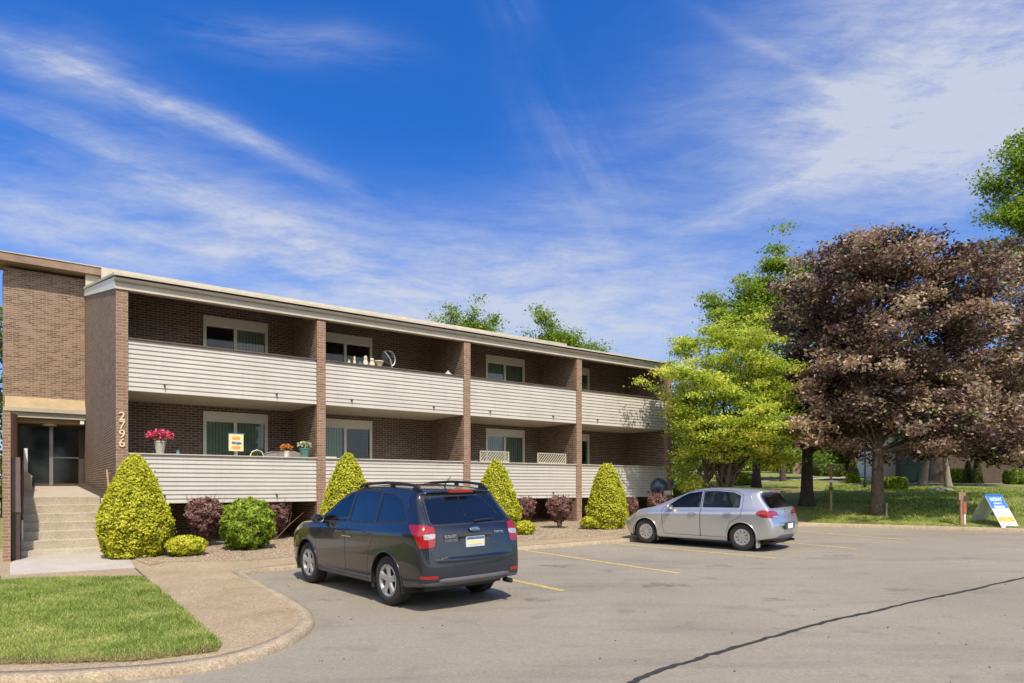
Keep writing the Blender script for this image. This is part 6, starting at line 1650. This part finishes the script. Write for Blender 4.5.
def bare_trunk(px, Y, px2, h, r, label):
    b_ = lawn_at(px, Y); dx = (px2-px)*Y/FPX
    lb = [(dx*1.2, .3, h*1.5, 1.7, 1.5, 1.2, 1), (dx*1.2-.8, 0, h*1.2, 1.0, 1, .6, .5)]
    tree('birch_tree', label, 'tree', b_, h*1.6, r, lb, 60, 80, .9, .12, M['dark_tree'], M['bark_pale'], 'pale trunked trees', fork=.5, lean=(dx, 0), seed=int(px), limbs=14)
bare_trunk(922, 33, 931, 2.4, .2, 'thick pale trunk leaning right in front of the green bins')
bare_trunk(949, 32, 941, 2.4, .15, 'slimmer pale trunk leaning left between the bins and the brick house')

# lamp post
b_ = lawn_at(865, 32); root = empty('lamp_post', b_); tag(root, 'slim black lamp post on the lawn left of the maple trunk', 'lamp post')
mb = MB(); mb.tube([(0, 0, -.1), (0, 0, .3), (0, 0, .32), (0, 0, 2.0)], [.07, .07, .04, .035], 10); mb.build('pole', M['black'], root, org=(0, 0, 0))
mb = MB(); mb.lathe([(.001, 2.0), (.09, 2.02), (.13, 2.3), (.15, 2.31), (.02, 2.42), (.001, 2.44)], n=10); mb.build('lamp_head', M['black'], root, org=(0, 0, 0))
# stakes and sign posts
b_ = lawn_at(831, 24.2); root = empty('sign_post', b_); tag(root, 'thin tan wooden post with a small white board on top, left of the maple trunk', 'sign post')
obox(root, 'post', -.035, .035, -.03, .03, -.1, 1.72, M['wood']); obox(root, 'sign_board', -.19, .22, -.045, -.033, 1.12, 1.19, M['white']); obox(root, 'dark_knob', -.05, .05, -.05, .04, .82, .95, M['dark_trim'])
b_ = lawn_at(886.5, 22.9); root = empty('stake', b_); tag(root, 'short pale stake at the right foot of the maple trunk', 'stake')
obox(root, 'shaft', -.028, .028, -.02, .02, -.1, .48, M['bark_pale'])
c_ = lawn_at(884, 22.4)
b_ = lawn_at(962.5, 20.9); root = empty('meter_post', b_, R(-15)); tag(root, 'stout wooden post with a red tag left of the folding sign', 'post')
M['red_tag'] = simple('faded_red_tag', (.42, .12, .09), .7, var=.2)
obox(root, 'post', -.07, .02, -.05, .05, -.1, 1.12, M['wood']); obox(root, 'red_tag', .0, .09, -.075, -.055, .52, .88, M['red_tag']); obox(root, 'tag_stake', .03, .07, -.054, -.03, -.1, .9, M['white'])
obox(root, 'meter_box', -.12, .08, -.06, .06, .92, 1.16, M['wood'], bevel=.01); obox(root, 'dark_cap', .02, .12, -.08, .04, .88, 1.05, M['dark_trim'])
def rock(px, Y, s, label):
    b_ = lawn_at(px, Y); root = empty('rock', b_); tag(root, label, 'rock', 'rocks on the lawn edge')
    bm = bmesh.new(); bmesh.ops.create_icosphere(bm, subdivisions=2, radius=s)
    r3 = random.Random(px)
    for v in bm.verts: v.co *= r3.uniform(.8, 1.15); v.co.z *= .6
    me = bpy.data.meshes.new('stone'); bm.to_mesh(me); bm.free(); me.materials.append(M['rock']); o = bpy.data.objects.new('stone', me); COL.objects.link(o); o.parent = root
M['rock'] = simple('pale_grey_rock', (.27, .25, .22), .9, var=.3, bump=.8)
rock(938, 29.5, .28, 'larger pale rock on the lawn under the leaning trunks'); rock(949, 29.8, .2, 'pale rock right of the larger rock'); rock(930, 28.8, .14, 'smallest pale rock left of the larger rock'); rock(812, 42, .2, 'distant pale rock beyond the left maple trunk')
# pale path crossing the far lawn
for (a0, a1, Y0, wd) in ((730, 850, 39.5, .8), (905, 1010, 34.5, .35)):
    mb = MB(); vs = []
    n = 26
    for q in range(n+1):
        px = a0+(a1-a0)*q/n; Yc = Y0+(.0 if a0 > 800 else (q/n)*2.0-1); x = wpt(px, Yc)
        vs += [(x, Yc-wd, float(terrain_z(x, Yc-wd))+.035), (x, Yc+wd, float(terrain_z(x, Yc+wd))+.035)]
    mb.add(vs, [(2*q, 2*q+2, 2*q+3, 2*q+1) for q in range(n)]); o = mb.build('path', M['concrete']); tag(o, kind='structure')

# folding A-frame sign
pl_ = ground_at(970, 527.2); pr_ = ground_at(1012, 528.5)
b_ = Vector((wpt(992.5, 20.8), 20.8, 0)); b_.z = lot_z(b_.x, b_.y)+.08
root = empty('folding_sign', b_, R(-76)); tag(root, 'white A-frame sign with blue top and gold band on the kerbside grass', 'sign')
M['sign_blue'] = simple('sign_blue', (.03, .17, .52), .5, var=.1); M['sign_gold'] = simple('sign_gold', (.58, .40, .10), .6, var=.3, scale=9); M['sign_white'] = simple('sign_white_plastic', (.74, .76, .78), .5, var=.05); M['sign_grey'] = simple('translucent_back_plastic', (.50, .55, .46), .6, var=.1)
M['sign_text'] = simple('sign_grey_print', (.40, .45, .52), .6)
SH, SP, SW = 1.0, .58, .33     # height, spread, half width
def sign_panel(sgn, mat):
    # panel from the ridge down to +-SP; faces +-x
    mb = MB(); n = Vector((SH, 0, SP)).normalized()*.018
    a = Vector((0, 0, SH)); c = Vector((SP, 0, 0)); nn = Vector((n.x, 0, n.z))
    pts = [(0, -SW), (0, SW), (1, SW), (1, SW*.55), (.94, SW*.45), (.94, -SW*.45), (1, -SW*.55), (1, -SW)]
    V0 = []; V1 = []
    for t, y in pts:
        p = a.lerp(c, t)+Vector((0, y, 0)); V0.append(p); V1.append(p+nn)
    vs = [(v.x*sgn, v.y, v.z) for v in V0+V1]; m = len(pts)
    fs = [(i, (i+1) % m, m+(i+1) % m, m+i) for i in range(m)]
    tri = tessellate_polygon([[Vector((p[0], p[1], 0)) for p in pts]]); fs += [tuple(t) for t in tri]+[tuple(m+i for i in t[::-1]) for t in tri]
    mb.add(vs, fs); o = mb.build('panel', mat, root, org=(0, 0, 0)); return o
pR = sign_panel(1, M['sign_white']); pL = sign_panel(-1, M['sign_grey'])
sa = math.atan2(SP, SH)
def on_panel(t, y, lift=.024):
    p = Vector((0, 0, SH)).lerp(Vector((SP, 0, 0)), t)+Vector((SH, 0, SP)).normalized()*lift+Vector((0, y, 0)); return p
def band(name, t0, t1, y0, y1, mat, lift=.0205):
    mb = MB(); q = [on_panel(t0, y0, lift), on_panel(t1, y0, lift), on_panel(t1, y1, lift), on_panel(t0, y1, lift)]
    q2 = [on_panel(t0, y0, lift-.002), on_panel(t1, y0, lift-.002), on_panel(t1, y1, lift-.002), on_panel(t0, y1, lift-.002)]
    mb.add(q+q2, [(0, 1, 2, 3), (4, 7, 6, 5), (0, 4, 5, 1), (1, 5, 6, 2), (2, 6, 7, 3), (3, 7, 4, 0)]); return mb.build(name, mat, pR, org=(0, 0, 0))
band('blue_print', .0, .42, -SW+.01, SW-.01, M['sign_blue']); band('gold_print', .66, .82, -SW+.02, SW-.02, M['sign_gold'])
band('white_bar', .34, .395, -.20, .20, M['sign_white'], .024)
rot = (0, math.pi/2-0, 0)
# basis: text x -> +y, text y -> up the slope, normal outward
up = (Vector((0, 0, SH))-Vector((SP, 0, 0))).normalized(); nrm = Vector((SH, 0, SP)).normalized(); mx3 = Matrix((Vector((0, 1, 0)), up, nrm)).transposed()
def sign_text(txt, size, t, mat, bold=0.0):
    o = text_mesh('print', txt, size, mat, pR, on_panel(t, 0, .0235), mx3.to_euler(), .001, bold=bold); return o
sign_text('NOW', .17, .15, M['sign_white'], .006); sign_text('LEASING', .085, .27, M['sign_white'], .002); sign_text('APARTMENTS', .05, .367, M['sign_blue'])
sign_text('1 & 2 Bedroom', .07, .50, M['sign_text']); sign_text('Apartments', .07, .57, M['sign_text']); sign_text('OPEN', .07, .90, M['sign_text'])
obox(root, 'hinge', -.04, .04, -SW, SW, SH-.02, SH+.03, M['sign_blue'], bevel=.01)

# dark covered grill and blue tub by the end of the block
v = loc2w(col_s(659, 17.2), 17.2, 0); b_ = Vector((v.x, v.y, lot_z(v.x, v.y)+KH+.02)); root = empty('covered_grill', b_); tag(root, 'dark blue rounded grill cover standing against the siding near the end pier', 'grill')
M['navy_cover'] = simple('dark_blue_cover', (.02, .035, .075), .35, var=.3, scale=8, coat=.5)
mb = MB(); mb.blob((0, 0, 1.18), (.34, .3, .34), 18, 12); mb.build('lid', M['navy_cover'], root, smooth='all', org=(0, 0, 0))
for q in range(3):
    a = q*2.094; mb = MB(); mb.tube([(.3*math.cos(a), .3*math.sin(a), 0), (.15*math.cos(a), .15*math.sin(a), .95)], .015, 6); mb.build('leg', M['alu'], root, org=(0, 0, 0))
mb = MB(); mb.box(.12, .42, -.25, .05, .88, 1.05); mb.build('side_shelf', M['alu'], root, bevel=.03, org=(0, 0, 0))
v = loc2w(21.9, 19.0, 0); b_ = Vector((v.x, v.y, float(terrain_z(v.x, v.y)))); root = empty('blue_tub', b_); tag(root, 'blue plastic tub on a stand just past the right end pier', 'tub')
M['tub_blue'] = simple('bright_blue_plastic', (.04, .12, .45), .4)
mb = MB(); mb.lathe([(.001, .9), (.26, .9), (.36, 1.42), (.39, 1.42), (.39, 1.46), (.33, 1.46), (.24, .95), (.001, .95)], n=20); mb.build('tub', M['tub_blue'], root, smooth=True, org=(0, 0, 0))
for q in range(4):
    a = q*1.571; mb = MB(); mb.tube([(.25*math.cos(a), .25*math.sin(a), 0), (.22*math.cos(a), .22*math.sin(a), .9)], .02, 6); mb.build('leg', M['wood'], root, org=(0, 0, 0))
